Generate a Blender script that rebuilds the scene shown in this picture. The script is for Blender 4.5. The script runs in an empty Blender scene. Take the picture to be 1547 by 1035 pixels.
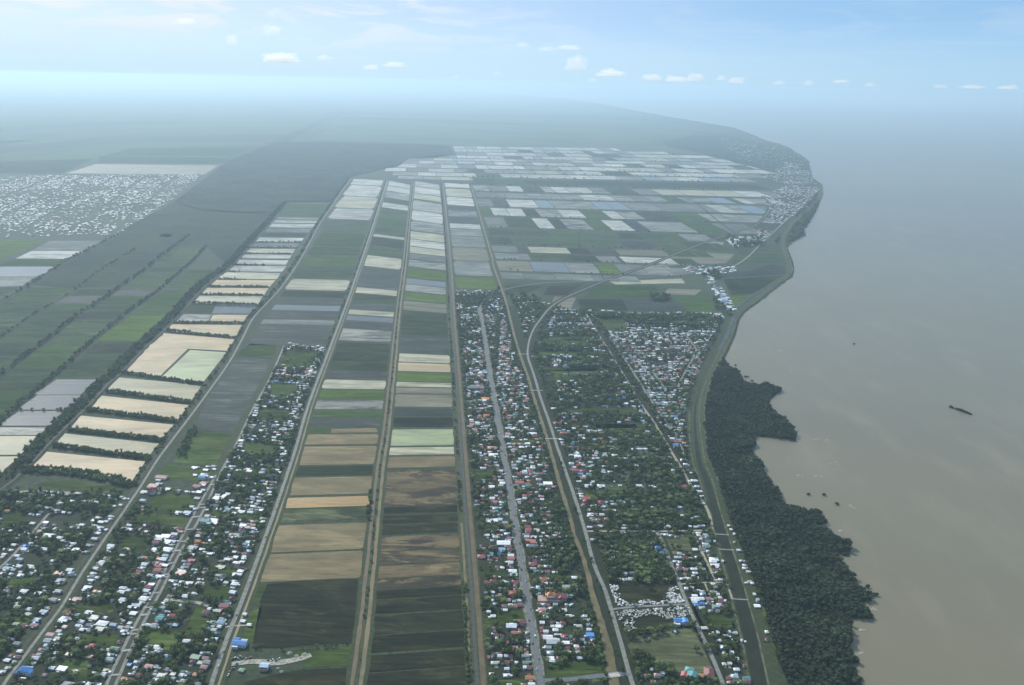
import bpy, bmesh, math, random
import numpy as np
from mathutils import Vector, Matrix, noise
from mathutils.geometry import tessellate_polygon
random.seed(7); rng = np.random.default_rng(7)
SC = bpy.context.scene
COL = SC.collection

# ---------------------------------------------------------------- camera
CAM_H = 700.0
FPX = 1340.0
PITCH = math.atan((517.5 - 124.0) / FPX)
ROLL = math.radians(1.2)
_f = Vector((0, math.cos(PITCH), -math.sin(PITCH)))
_r0 = Vector((1, 0, 0)); _u0 = Vector((0, math.sin(PITCH), math.cos(PITCH)))
_r = _r0 * math.cos(ROLL) + _u0 * math.sin(ROLL)
_u = -_r0 * math.sin(ROLL) + _u0 * math.cos(ROLL)
cam_d = bpy.data.cameras.new('camera'); cam = bpy.data.objects.new('camera', cam_d); COL.objects.link(cam)
cam_d.sensor_width = 36.0; cam_d.lens = 36.0 * FPX / 1547.0
cam_d.clip_start = 1.0; cam_d.clip_end = 400000.0
cam.matrix_world = Matrix(((_r.x, _u.x, -_f.x, 0), (_r.y, _u.y, -_f.y, 0), (_r.z, _u.z, -_f.z, CAM_H), (0, 0, 0, 1)))
SC.camera = cam

# ---------------------------------------------------------------- sky, sun, exposure
SUN_AZ = math.radians(-33); SUN_EL = math.radians(37)      # azimuth from +Y towards +X
sun_dir = Vector((math.sin(SUN_AZ) * math.cos(SUN_EL), math.cos(SUN_AZ) * math.cos(SUN_EL), math.sin(SUN_EL)))
world = bpy.data.worlds.new('World'); SC.world = world; world.use_nodes = True
nt = world.node_tree
sky = nt.nodes.new('ShaderNodeTexSky'); sky.sky_type = 'NISHITA'; sky.sun_disc = False
sky.sun_elevation = SUN_EL; sky.sun_rotation = SUN_AZ
sky.altitude = 0; sky.air_density = 0.32; sky.dust_density = 0.35; sky.ozone_density = 3.0
nt.nodes['Background'].inputs[1].default_value = 0.124
def wn(t, **k):
    n = nt.nodes.new(t)
    for kk, v in k.items(): setattr(n, kk, v)
    return n
def wmix(a, b, f, mode='MIX'):
    n = wn('ShaderNodeMix', data_type='RGBA', blend_type=mode)
    for sck, v in ((n.inputs[0], f), (n.inputs[6], a), (n.inputs[7], b)):
        if hasattr(v, 'is_output'): nt.links.new(v, sck)
        else: sck.default_value = v if isinstance(v, float) else (*v, 1)
    return n.outputs[2]
def wmr(src, a, b, c=0.0, d=1.0):
    n = wn('ShaderNodeMapRange', interpolation_type='SMOOTHSTEP'); nt.links.new(src, n.inputs[0])
    for i, v in ((1, a), (2, b), (3, c), (4, d)): n.inputs[i].default_value = v
    return n.outputs[0]
def wmul(a, b):
    n = wn('ShaderNodeMath', operation='MULTIPLY')
    for i, v in ((0, a), (1, b)):
        if hasattr(v, 'is_output'): nt.links.new(v, n.inputs[i])
        else: n.inputs[i].default_value = v
    return n.outputs[0]
skyc = wmix(sky.outputs[0], (0.92, 1.0, 1.04), 1.0, 'MULTIPLY')
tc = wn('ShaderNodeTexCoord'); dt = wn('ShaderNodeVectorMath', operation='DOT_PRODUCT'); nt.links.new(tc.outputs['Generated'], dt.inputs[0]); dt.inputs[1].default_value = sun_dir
skyc = wmix(skyc, wmix((3.45, 5.9, 8.2), (8.0, 8.7, 9.2), wmr(dt.outputs['Value'], 0.50, 1.0)), 0.6)   # flat pale blue mixed into the sky, sun glare painted whiter sunward
sp = wn('ShaderNodeSeparateXYZ'); nt.links.new(tc.outputs['Generated'], sp.inputs[0])
vm = wn('ShaderNodeVectorMath', operation='MULTIPLY'); nt.links.new(tc.outputs['Generated'], vm.inputs[0]); vm.inputs[1].default_value = (9, 9, 42)
nz = wn('ShaderNodeTexNoise'); nt.links.new(vm.outputs[0], nz.inputs['Vector']); nz.inputs['Scale'].default_value = 1.0; nz.inputs['Detail'].default_value = 7; nz.inputs['Roughness'].default_value = 0.6; nz.inputs['Distortion'].default_value = 0.5
puff = wmr(nz.outputs[0], 0.46, 0.62)
wmax_ = wmr(sp.outputs[0], 0.10, -0.28, 0.12, 1.0)
band = wmul(wmr(sp.outputs[2], 0.006, 0.02), wmr(sp.outputs[2], 0.075, 0.11, 1.0, 0.0))
westerly = wmr(sp.outputs[0], 0.0, -0.28)              # the cloud bank stands on the sunward side
skyc = wmix(skyc, (7.6, 8.0, 8.1), wmul(wmul(puff, band), wmul(wmax_, 0.85)))
vs = wn('ShaderNodeVectorMath', operation='MULTIPLY'); nt.links.new(tc.outputs['Generated'], vs.inputs[0]); vs.inputs[1].default_value = (2.2, 2.2, 60)
nz2 = wn('ShaderNodeTexNoise'); nt.links.new(vs.outputs[0], nz2.inputs['Vector']); nz2.inputs['Scale'].default_value = 1.0; nz2.inputs['Detail'].default_value = 5; nz2.inputs['Roughness'].default_value = 0.5
skyc = wmix(skyc, (5.6, 6.8, 7.6), wmul(wmr(nz2.outputs[0], 0.5, 0.75), 0.35))
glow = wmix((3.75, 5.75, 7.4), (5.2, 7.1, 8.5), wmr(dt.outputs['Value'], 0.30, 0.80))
skyc = wmix(skyc, glow, wmr(sp.outputs[2], -0.002, 0.075, 0.97, 0.0))      # haze painted into the sky colour, thinning upwards over the horizon
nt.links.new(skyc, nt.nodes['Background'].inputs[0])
sl = bpy.data.lights.new('sun', 'SUN'); sl.energy = 4.7; sl.angle = math.radians(0.5); sl.color = (1.0, 0.97, 0.93)
so = bpy.data.objects.new('sun', sl); COL.objects.link(so)
so.rotation_euler = (-sun_dir).to_track_quat('-Z', 'Y').to_euler()
so.location = (0, 0, 2000)
SC.view_settings.view_transform = 'Standard'; SC.view_settings.look = 'None'
SC.view_settings.exposure = -0.08; SC.view_settings.gamma = 1.0; SC.view_settings.use_curve_mapping = False
SC.render.engine = 'CYCLES'
SC.cycles.use_denoising = True
SC.cycles.max_bounces = 6; SC.cycles.diffuse_bounces = 2; SC.cycles.glossy_bounces = 2
SC.cycles.volume_bounces = 4; SC.cycles.transmission_bounces = 2
SC.cycles.sample_clamp_indirect = 6

HAZE_DENSITY = 0.000057
HAZE_COLOR = (0.645, 0.845, 1.0, 1)
HAZE_G = 0.39

# ---------------------------------------------------------------- pixel of the photograph -> point on level ground
def P(px, py, z=0.0):
    d = _r * ((px - 773.5) / FPX) + _u * (-(py - 517.5) / FPX) + _f
    dz = min(d.z, -0.0045)
    t = (CAM_H - z) / -dz
    return Vector((d.x * t, d.y * t, z))
def to_px(p):
    v = Vector(p) - Vector((0, 0, CAM_H))
    k = v.dot(_f)
    return 773.5 + FPX * v.dot(_r) / k, 517.5 - FPX * v.dot(_u) / k, k
def interp(poly, y):
    """x of a pixel polyline at pixel row y (any order of rows)"""
    pts = sorted(poly, key=lambda q: q[1])
    if y <= pts[0][1]:
        a, b = pts[0], pts[1]
    elif y >= pts[-1][1]:
        a, b = pts[-2], pts[-1]
    else:
        for a, b in zip(pts, pts[1:]):
            if a[1] <= y <= b[1]: break
    if b[1] == a[1]: return a[0]
    return a[0] + (b[0] - a[0]) * (y - a[1]) / (b[1] - a[1])

# ---------------------------------------------------------------- object helpers
def link(name, me, parent=None):
    o = bpy.data.objects.new(name, me); COL.objects.link(o)
    if parent is not None: o.parent = parent
    return o
def mesh(name, verts, faces, mats, fmat=None, smooth=False):
    me = bpy.data.meshes.new(name); me.from_pydata([tuple(v) for v in verts], [], faces)
    for m in (mats if isinstance(mats, (list, tuple)) else [mats]): me.materials.append(m)
    if fmat is not None: me.polygons.foreach_set('material_index', fmat)
    if smooth: me.polygons.foreach_set('use_smooth', [True] * len(faces))
    me.update(); return me
def tag(o, label=None, cat=None, group=None, kind=None):
    if label: o['label'] = label
    if cat: o['category'] = cat
    if group: o['group'] = group
    if kind: o['kind'] = kind
    return o
def empty(name, loc, rz=0.0, scale=None):
    o = bpy.data.objects.new(name, None); COL.objects.link(o); o.location = loc; o.rotation_euler = (0, 0, rz)
    o.empty_display_size = 1.0
    if scale: o.scale = scale
    return o
def sheet_g(name, pts, z, m, kind='structure'):
    pts = [Vector((p[0], p[1], 0)) for p in pts]
    tris = tessellate_polygon([pts])
    me = mesh(name, [(p.x, p.y, z) for p in pts], [tuple(t) for t in tris], m)
    if me.polygons and me.polygons[0].normal.z < 0: me.flip_normals()
    o = link(name, me)
    return tag(o, kind=kind) if kind else o
def sheet(name, pxpoly, z, m, kind='structure'):
    return sheet_g(name, [P(*p) for p in pxpoly], z, m, kind)
def ground_line(pxpoly, step=None):
    pts = [P(*p) for p in pxpoly]
    # Catmull-Rom smoothing
    out = []
    for i in range(len(pts) - 1):
        p0 = pts[max(i - 1, 0)]; p1 = pts[i]; p2 = pts[i + 1]; p3 = pts[min(i + 2, len(pts) - 1)]
        n = 4
        for k in range(n):
            t = k / n
            out.append(0.5 * ((2 * p1) + (p2 - p0) * t + (2 * p0 - 5 * p1 + 4 * p2 - p3) * t * t + (3 * p1 - p0 - 3 * p2 + p3) * t ** 3))
    out.append(pts[-1])
    return out
def ribbon_g(name, pts, width, z, m, offset=0.0, wob=0.0, kind='structure', thick=0.0):
    n = len(pts); V = []; Fc = []
    L = 0.0
    for i, p in enumerate(pts):
        a = pts[max(i - 1, 0)]; b = pts[min(i + 1, n - 1)]
        d = (b - a); d.z = 0
        d = d.normalized() if d.length > 1e-6 else Vector((0, 1, 0))
        s = Vector((d.y, -d.x, 0))
        w1 = w2 = width / 2
        if wob:
            w1 *= 1 + wob * noise.noise(Vector((p.x * .03, p.y * .03, 1.7)))
            w2 *= 1 + wob * noise.noise(Vector((p.x * .03, p.y * .03, 9.1)))
        l = p + s * (offset - w1); r = p + s * (offset + w2)
        V += [(l.x, l.y, z), (r.x, r.y, z)]
        if i: Fc.append((2 * i - 2, 2 * i - 1, 2 * i + 1, 2 * i))
    if thick:
        k = len(V); V += [(x, y, zz - thick) for x, y, zz in V]
        for i in range(n - 1):
            Fc.append((2 * i, 2 * i + 2, k + 2 * i + 2, k + 2 * i)); Fc.append((2 * i + 1, k + 2 * i + 1, k + 2 * i + 3, 2 * i + 3))
    me = mesh(name, V, Fc, m)
    if me.polygons[0].normal.z < 0: me.flip_normals()
    o = link(name, me)
    return tag(o, kind=kind) if kind else o
def densify(pts, step):
    out = [pts[0]]
    for a, b in zip(pts, pts[1:]):
        n = max(1, int((b - a).length / step))
        for k in range(1, n + 1): out.append(a.lerp(b, k / n))
    return out
def ribbon(name, pxpoly, width, z, m, offset=0.0, wob=0.0, kind='structure', thick=0.0):
    pts = ground_line(pxpoly)
    if wob: pts = densify(pts, 12)
    ROADLINES.append((pts, width / 2, offset))
    return ribbon_g(name, pts, width, z, m, offset, wob, kind, thick)
ROADLINES = []

# ---------------------------------------------------------------- materials (linear colours)
def new_mat(name):
    m = bpy.data.materials.new(name); m.use_nodes = True
    t = m.node_tree; b = t.nodes['Principled BSDF']
    return m, t, b
def mixcol(t, a, b, fac, mode='MIX'):
    n = t.nodes.new('ShaderNodeMix'); n.data_type = 'RGBA'; n.blend_type = mode
    for s, v in ((n.inputs[0], fac), (n.inputs[6], a), (n.inputs[7], b)):
        if hasattr(v, 'is_output'): t.links.new(v, s)
        else: s.default_value = v if isinstance(v, float) else (*v[:3], 1)
    return n.outputs[2]
def ramp(t, src, lo, hi):
    n = t.nodes.new('ShaderNodeMapRange'); n.interpolation_type = 'SMOOTHSTEP'
    t.links.new(src, n.inputs[0]); n.inputs[1].default_value = lo; n.inputs[2].default_value = hi
    return n.outputs[0]
def pos_noise(t, scale, detail=3.0, rough=0.55, rand=0.0, dist=0.0):
    g = t.nodes.new('ShaderNodeNewGeometry'); mp = t.nodes.new('ShaderNodeVectorMath'); mp.operation = 'MULTIPLY'
    t.links.new(g.outputs['Position'], mp.inputs[0]); mp.inputs[1].default_value = scale
    src = mp.outputs[0]
    if rand:
        oi = t.nodes.new('ShaderNodeObjectInfo'); ml = t.nodes.new('ShaderNodeMath'); ml.operation = 'MULTIPLY'; ml.inputs[1].default_value = rand
        t.links.new(oi.outputs['Random'], ml.inputs[0])
        ad = t.nodes.new('ShaderNodeVectorMath'); ad.operation = 'ADD'; t.links.new(src, ad.inputs[0]); t.links.new(ml.outputs[0], ad.inputs[1]); src = ad.outputs[0]
    n = t.nodes.new('ShaderNodeTexNoise'); n.inputs['Detail'].default_value = detail; n.inputs['Roughness'].default_value = rough
    n.inputs['Distortion'].default_value = dist; n.inputs['Scale'].default_value = 1.0
    t.links.new(src, n.inputs['Vector'])
    return n.outputs[0]
def field_mat(name, c, c2=None, amt=0.5, rough=0.6, var=0.18, lo=0.52, hi=0.68, c3=None, fine=0.25, spec=0.4):
    """a paddy field: base tone, streaked stains running along the beds, patches, fine mottling; each field object varies"""
    m, t, b = new_mat(name)
    c2 = c2 or tuple(x * 0.6 for x in c)
    st = ramp(t, pos_noise(t, (0.006, 0.07, 0), 5, 0.65, 40.0, 0.3), lo - .14, hi - .09)
    pa = ramp(t, pos_noise(t, (0.008, 0.018, 0), 4, 0.6, 77.0, 0.6), 0.40, 0.56)
    ml = t.nodes.new('ShaderNodeMath'); ml.operation = 'MULTIPLY'; t.links.new(st, ml.inputs[0]); t.links.new(pa, ml.inputs[1])
    ad = t.nodes.new('ShaderNodeMath'); ad.operation = 'MULTIPLY'; t.links.new(ml.outputs[0], ad.inputs[0]); ad.inputs[1].default_value = amt
    col = mixcol(t, c, c2, ad.outputs[0])
    if c3:
        f3 = ramp(t, pos_noise(t, (0.010, 0.028, 0), 6, 0.7, 13.0, 1.2), 0.50, 0.60)
        col = mixcol(t, col, c3, f3)
    fn = pos_noise(t, (0.02, 0.16, 0), 5, 0.75)
    mr = t.nodes.new('ShaderNodeMapRange'); t.links.new(fn, mr.inputs[0]); mr.inputs[1].default_value = 0.25; mr.inputs[2].default_value = 0.75
    mr.inputs[3].default_value = 1 - fine * 3; mr.inputs[4].default_value = 1 + fine * 3
    oi = t.nodes.new('ShaderNodeObjectInfo'); m2 = t.nodes.new('ShaderNodeMapRange'); t.links.new(oi.outputs['Random'], m2.inputs[0])
    m2.inputs[3].default_value = 1 - var; m2.inputs[4].default_value = 1 + var
    mu = t.nodes.new('ShaderNodeMath'); mu.operation = 'MULTIPLY'; t.links.new(mr.outputs[0], mu.inputs[0]); t.links.new(m2.outputs[0], mu.inputs[1])
    cm = t.nodes.new('ShaderNodeVectorMath'); cm.operation = 'SCALE'; t.links.new(col, cm.inputs[0]); t.links.new(mu.outputs[0], cm.inputs[3])
    lf = t.nodes.new('ShaderNodeMapRange'); t.links.new(pos_noise(t, (0.005, 0.016, 0), 4, 0.6, 31.0, 0.8), lf.inputs[0]); lf.inputs[1].default_value = 0.3; lf.inputs[2].default_value = 0.7
    lf.inputs[3].default_value = 0.72; lf.inputs[4].default_value = 1.22
    c4 = t.nodes.new('ShaderNodeVectorMath'); c4.operation = 'SCALE'; t.links.new(cm.outputs[0], c4.inputs[0]); t.links.new(lf.outputs[0], c4.inputs[3])
    t.links.new(c4.outputs[0], b.inputs['Base Color'])
    b.inputs['Roughness'].default_value = rough; b.inputs['Specular IOR Level'].default_value = spec
    return m
FM = {
 'tan': field_mat('muddy_tan_paddy', (0.205, 0.158, 0.078), (0.12, 0.10, 0.05), 0.85, 0.6, 0.10, c3=(0.155, 0.128, 0.066), fine=0.11, spec=0.06),
 'tanl': field_mat('flooded_tan_paddy', (0.40, 0.295, 0.165), (0.27, 0.235, 0.13), 0.6, 0.5, 0.05, c3=(0.33, 0.28, 0.16), fine=0.07, spec=0.12),
 'tang': field_mat('flooded_green_tan_paddy', (0.27, 0.255, 0.15), (0.185, 0.195, 0.105), 0.6, 0.5, 0.05, c3=(0.32, 0.255, 0.15), fine=0.07, spec=0.12),
 'cream': field_mat('pale_cream_paddy', (0.37, 0.345, 0.225), (0.15, 0.145, 0.10), 0.9, 0.5, 0.10, c3=(0.31, 0.29, 0.20), fine=0.08, spec=0.12),
 'pale': field_mat('pale_sky_sheen_paddy', (0.42, 0.41, 0.34), (0.20, 0.21, 0.20), 0.95, 0.8, 0.22, 0.48, 0.62, c3=(0.36, 0.36, 0.32), fine=0.07, spec=0.12),  # sky reflection of the flooded fields painted into the pale base colour
 'pgreen': field_mat('pale_green_paddy', (0.2907, 0.3315, 0.17), (0.2019, 0.2295, 0.1224), 0.6, 0.5, 0.06, fine=0.06, spec=0.15),
 'orange': field_mat('orange_silt_paddy', (0.2475, 0.1425, 0.02625), (0.165, 0.09262, 0.01875), 0.7, 0.6, 0.05, fine=0.12),
 'brown': field_mat('brown_wet_paddy', (0.125, 0.092, 0.046), (0.036, 0.031, 0.018), 1.0, 0.6, 0.12, 0.42, 0.58, c3=(0.165, 0.125, 0.062), fine=0.16, spec=0.06),
 'dbrown': field_mat('dark_brown_paddy', (0.024, 0.027, 0.014), (0.014, 0.018, 0.009), 0.9, 0.8, 0.18, c3=(0.040, 0.040, 0.018), fine=0.22, spec=0.03),
 'dgreen': field_mat('dark_green_paddy', (0.026, 0.040, 0.015), (0.014, 0.021, 0.011), 0.9, 0.8, 0.25, c3=(0.038, 0.052, 0.018), fine=0.2, spec=0.04),
 'slate': field_mat('dark_flooded_paddy', (0.022, 0.031, 0.024), (0.085, 0.092, 0.078), 0.85, 0.7, 0.2, 0.57, 0.72, c3=(0.032, 0.041, 0.030), fine=0.16, spec=0.07),
 'green': field_mat('green_rice_paddy', (0.048, 0.080, 0.022), (0.032, 0.054, 0.018), 0.8, 0.9, 0.18, c3=(0.055, 0.088, 0.028), fine=0.13, spec=0.03),
 'bgreen': field_mat('bright_green_paddy', (0.080, 0.122, 0.022), (0.056, 0.088, 0.02), 0.8, 0.9, 0.10, c3=(0.092, 0.128, 0.03), fine=0.13, spec=0.03),
 'mgreen': field_mat('muted_green_paddy', (0.044, 0.066, 0.028), (0.026, 0.042, 0.022), 0.9, 0.9, 0.25, c3=(0.062, 0.080, 0.034), fine=0.13, spec=0.04),
 'gtan': field_mat('grey_tan_paddy', (0.175, 0.162, 0.105), (0.10, 0.10, 0.07), 0.9, 0.6, 0.12, c3=(0.14, 0.135, 0.09), fine=0.1, spec=0.08),
 'lgrey': field_mat('light_grey_paddy', (0.20, 0.205, 0.18), (0.11, 0.12, 0.11), 0.9, 0.8, 0.2, 0.48, 0.62, c3=(0.15, 0.16, 0.145), fine=0.1, spec=0.04),
 'flood': field_mat('sky_reflecting_paddy', (0.040, 0.047, 0.045), (0.13, 0.115, 0.085), 0.9, 0.22, 0.1, 0.6, 0.72, c3=(0.062, 0.068, 0.058), fine=0.1, spec=0.3),
 'mix': field_mat('half_drained_paddy', (0.25, 0.245, 0.195), (0.045, 0.052, 0.045), 1.0, 0.5, 0.12, 0.46, 0.6, c3=(0.20, 0.20, 0.165), fine=0.1, spec=0.1),
 'rgrass': field_mat('rough_grass', (0.0585, 0.07101, 0.0273), (0.02633, 0.03705, 0.01274), 0.9, 0.8, 0.05, 0.4, 0.6, c3=(0.09945, 0.1111, 0.05005), fine=0.35, spec=0.12),
 'grass': field_mat('short_grass', (0.052, 0.078, 0.020), (0.034, 0.053, 0.016), 0.9, 0.9, 0.2, c3=(0.074, 0.092, 0.030), fine=0.22, spec=0.03),
 'dry': field_mat('dry_grass', (0.090, 0.100, 0.052), (0.055, 0.066, 0.030), 0.9, 0.9, 0.05, c3=(0.125, 0.125, 0.07), fine=0.2, spec=0.03),
}
def plain(name, c, rough=0.7, var=0.0, n_amt=0.2, n_scale=0.3, c2=None, lo=0.45, hi=0.6, spec=0.5, metal=0.0):
    m, t, b = new_mat(name)
    f = ramp(t, pos_noise(t, (n_scale, n_scale, n_scale), 4, 0.6), lo, hi)
    c2 = c2 or tuple(x * (1 - n_amt) for x in c)
    col = mixcol(t, c, c2, f)
    if var:
        oi = t.nodes.new('ShaderNodeObjectInfo'); m2 = t.nodes.new('ShaderNodeMapRange'); t.links.new(oi.outputs['Random'], m2.inputs[0])
        m2.inputs[3].default_value = 1 - var; m2.inputs[4].default_value = 1 + var
        cm = t.nodes.new('ShaderNodeVectorMath'); cm.operation = 'SCALE'; t.links.new(col, cm.inputs[0]); t.links.new(m2.outputs[0], cm.inputs[3]); col = cm.outputs[0]
    t.links.new(col, b.inputs['Base Color'])
    b.inputs['Roughness'].default_value = rough; b.inputs['Specular IOR Level'].default_value = spec; b.inputs['Metallic'].default_value = metal
    return m
M = {}
def ground_mat():
    m, t, b = new_mat('countryside_ground')
    f1 = ramp(t, pos_noise(t, (0.0016, 0.0045, 0), 6, 0.6), 0.42, 0.6)
    f2 = ramp(t, pos_noise(t, (0.0003, 0.0009, 0), 5, 0.6), 0.45, 0.6)
    f3 = ramp(t, pos_noise(t, (0.09, 0.09, 0), 4, 0.7), 0.4, 0.65)
    col = mixcol(t, (0.0406, 0.0595, 0.0259), (0.028, 0.042, 0.021), f1)
    col = mixcol(t, col, (0.0595, 0.0805, 0.042), f2)
    col = mixcol(t, col, (0.0245, 0.035, 0.0168), f3)
    t.links.new(col, b.inputs['Base Color']); b.inputs['Roughness'].default_value = 0.9; b.inputs['Specular IOR Level'].default_value = 0.2
    return m
def sea_mat():
    m, t, b = new_mat('silty_sea_water')
    f = ramp(t, pos_noise(t, (0.0006, 0.0005, 0), 5, 0.55, 0, 0.8), 0.4, 0.65)
    f2 = ramp(t, pos_noise(t, (0.012, 0.004, 0), 4, 0.6), 0.45, 0.75)
    col = mixcol(t, (0.184, 0.160, 0.104), (0.160, 0.144, 0.098), f)
    col = mixcol(t, col, (0.210, 0.182, 0.121), f2)
    t.links.new(col, b.inputs['Base Color']); b.inputs['Roughness'].default_value = 0.28; b.inputs['IOR'].default_value = 1.33; b.inputs['Specular IOR Level'].default_value = 0.4
    n = pos_noise(t, (0.08, 0.03, 0), 4, 0.6); bp = t.nodes.new('ShaderNodeBump'); bp.inputs['Strength'].default_value = 0.25; bp.inputs['Distance'].default_value = 1.0
    t.links.new(n, bp.inputs['Height']); t.links.new(bp.outputs[0], b.inputs['Normal'])
    return m
M['ground'] = ground_mat(); M['sea'] = sea_mat()
M['bank'] = plain('grassy_bank', (0.038, 0.052, 0.022), 0.9, 0, 0.3, 0.12, (0.055, 0.064, 0.03), spec=0.15)
M['bankl'] = plain('worn_grass_bank', (0.066, 0.074, 0.036), 0.9, 0, 0.3, 0.1, (0.04, 0.052, 0.024), spec=0.15)
M['bankd'] = plain('overgrown_bank', (0.02108, 0.02976, 0.01364), 0.9, 0, 0.3, 0.15, (0.0341, 0.0434, 0.02108), spec=0.1)
M['town'] = plain('yard_ground', (0.02604, 0.0341, 0.01736), 0.9, 0, 0.3, 0.06, (0.0465, 0.0527, 0.031), 0.5, 0.72, spec=0.15)
M['brownwater'] = plain('brown_canal_water', (0.125, 0.092, 0.048), 0.5, 0, 0.25, 0.04, (0.095, 0.075, 0.038), spec=0.15)
M['tanwater'] = plain('tan_canal_water', (0.165, 0.128, 0.062), 0.5, 0, 0.25, 0.035, (0.095, 0.088, 0.040), 0.42, 0.66, spec=0.15)
M['pathl'] = plain('pale_canal_path', (0.13, 0.13, 0.085), 0.9, 0, 0.3, 0.06, (0.06, 0.07, 0.035), spec=0.1)
M['darkwater'] = plain('weedy_dark_water', (0.021, 0.027, 0.016), 0.6, 0, 0.3, 0.03, (0.027, 0.033, 0.019), spec=0.06)
M['bluewater'] = plain('deep_blue_drain_water', (0.016, 0.028, 0.075), 0.6, 0, 0.3, 0.03)
M['mud'] = plain('tidal_mud', (0.22, 0.2, 0.15), 0.5, 0, 0.3, 0.02, (0.16, 0.15, 0.11))
M['asphalt'] = plain('worn_grey_asphalt', (0.12, 0.128, 0.136), 0.8, 0, 0.2, 0.2, (0.096, 0.104, 0.112))
M['lane'] = plain('bleached_lane', (0.2, 0.2, 0.176), 0.85, 0, 0.2, 0.15, (0.136, 0.136, 0.12))
M['dirt'] = plain('dirt_track', (0.33, 0.29, 0.2), 0.9, 0, 0.3, 0.15, (0.24, 0.22, 0.15))
M['shoulder'] = plain('sandy_shoulder', (0.176, 0.176, 0.144), 0.9, 0, 0.4, 0.12, (0.072, 0.088, 0.048))
M['rail'] = plain('dark_dam_track', (0.062, 0.062, 0.0558), 0.9, 0, 0.3, 0.2, (0.0403, 0.0434, 0.031))
M['concrete'] = plain('pale_concrete', (0.45, 0.44, 0.4), 0.8, 0, 0.25, 0.3)
M['yard'] = plain('sandy_yard', (0.38, 0.36, 0.3), 0.9, 0, 0.4, 0.2, (0.2, 0.2, 0.15), 0.4, 0.6)
M['paving'] = plain('pink_paving', (0.42, 0.29, 0.22), 0.8, 0, 0.15, 0.2)
M['forest'] = plain('dark_forest_canopy', (0.020, 0.032, 0.020), 0.95, 0, 0.4, 0.004, (0.034, 0.048, 0.026), 0.42, 0.6, spec=0.1)
M['mangrove_floor'] = plain('mangrove_floor', (0.016, 0.022, 0.012), 0.95, 0, 0.4, 0.03, (0.024, 0.03, 0.016), spec=0.1)
M['trunk'] = plain('tree_bark', (0.10, 0.08, 0.06), 0.9)
M['foam'] = plain('foam_streak', (0.5, 0.5, 0.46), 0.6)
def leaf_mat(name, c, c2, var=0.35):
    m, t, b = new_mat(name)
    f = ramp(t, pos_noise(t, (0.25, 0.25, 0.25), 3, 0.7), 0.35, 0.68)
    col = mixcol(t, c, c2, f)
    col = mixcol(t, col, tuple(x * 1.5 for x in c2), ramp(t, pos_noise(t, (0.012, 0.012, 0.0), 5, 0.65), 0.48, 0.72))
    oi = t.nodes.new('ShaderNodeObjectInfo'); m2 = t.nodes.new('ShaderNodeMapRange'); t.links.new(oi.outputs['Random'], m2.inputs[0])
    m2.inputs[3].default_value = 1 - var; m2.inputs[4].default_value = 1 + var
    cm = t.nodes.new('ShaderNodeVectorMath'); cm.operation = 'SCALE'; t.links.new(col, cm.inputs[0]); t.links.new(m2.outputs[0], cm.inputs[3])
    t.links.new(cm.outputs[0], b.inputs['Base Color']); b.inputs['Roughness'].default_value = 0.85; b.inputs['Specular IOR Level'].default_value = 0.15
    return m
M['leaf'] = leaf_mat('village_foliage', (0.054, 0.077, 0.026), (0.092, 0.118, 0.038))
M['leafm'] = leaf_mat('mangrove_foliage', (0.030, 0.043, 0.022), (0.050, 0.064, 0.030), 0.3)
ROOF = {}
for k, nm, c in (('w', 'white', (0.82, 0.83, 0.83)), ('g', 'light grey', (0.42, 0.44, 0.44)), ('G', 'dark grey', (0.20, 0.22, 0.24)),
                 ('r', 'maroon', (0.23, 0.06, 0.065)), ('R', 'red', (0.42, 0.11, 0.10)), ('p', 'pink', (0.50, 0.27, 0.25)),
                 ('o', 'orange', (0.60, 0.27, 0.12)), ('O', 'bright orange', (0.72, 0.24, 0.06)), ('b', 'bright blue', (0.06, 0.24, 0.60)), ('l', 'light blue', (0.44, 0.58, 0.70)),
                 ('t', 'teal', (0.10, 0.32, 0.32)), ('y', 'cream', (0.56, 0.56, 0.44)), ('n', 'green', (0.20, 0.32, 0.22))):
    ROOF[k] = (nm, plain('%s_sheet_roof' % nm.replace(' ', '_'), c, 0.55, 0.14, 0.22, 0.35, metal=0.0))
WALLS = [plain('%s_wall' % n, c, 0.8, 0.1, 0.15, 0.5) for n, c in (('white', (0.6, 0.6, 0.58)), ('grey', (0.32, 0.33, 0.34)), ('cream', (0.5, 0.45, 0.33)), ('blue', (0.16, 0.22, 0.36)), ('pink', (0.42, 0.26, 0.24)))]

# ---------------------------------------------------------------- lines of the landscape (pixel polylines of the photograph)
R3 = [(306, 1075), (319, 1035), (343, 965), (374, 886), (417, 766), (446, 680), (467, 609), (498, 527), (525, 455), (544, 400), (561, 349), (585, 273)]
AL = [(355, 1035), (372, 985), (388, 879), (405, 834), (416, 790), (428, 769), (433, 749), (440, 719), (449, 680), (457, 655), (467, 633), (477, 606), (486, 585), (498, 544), (512, 503), (522, 469), (532, 438), (547, 404), (561, 356), (573, 315), (582, 287), (587, 275)]
AR = [(524, 1040), (536, 965), (546, 872), (549, 831), (555, 790), (558, 767), (561, 745), (567, 702), (570, 674), (580, 613), (585, 571), (592, 513), (599, 472), (604, 420), (609, 390), (614, 342), (619, 301), (621, 277)]
C1 = [(533, 1075), (538, 1035), (553, 920), (568, 770), (577, 690), (583, 654), (594, 551), (602, 469), (611, 400), (619, 321), (625, 273)]
BL = [(549, 1040), (550, 1023), (556, 954), (563, 899), (572, 834), (577, 769), (582, 711), (586, 680), (592, 620), (596, 585), (601, 537), (608, 469), (613, 424), (618, 390), (621, 321), (625, 277)]
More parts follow.
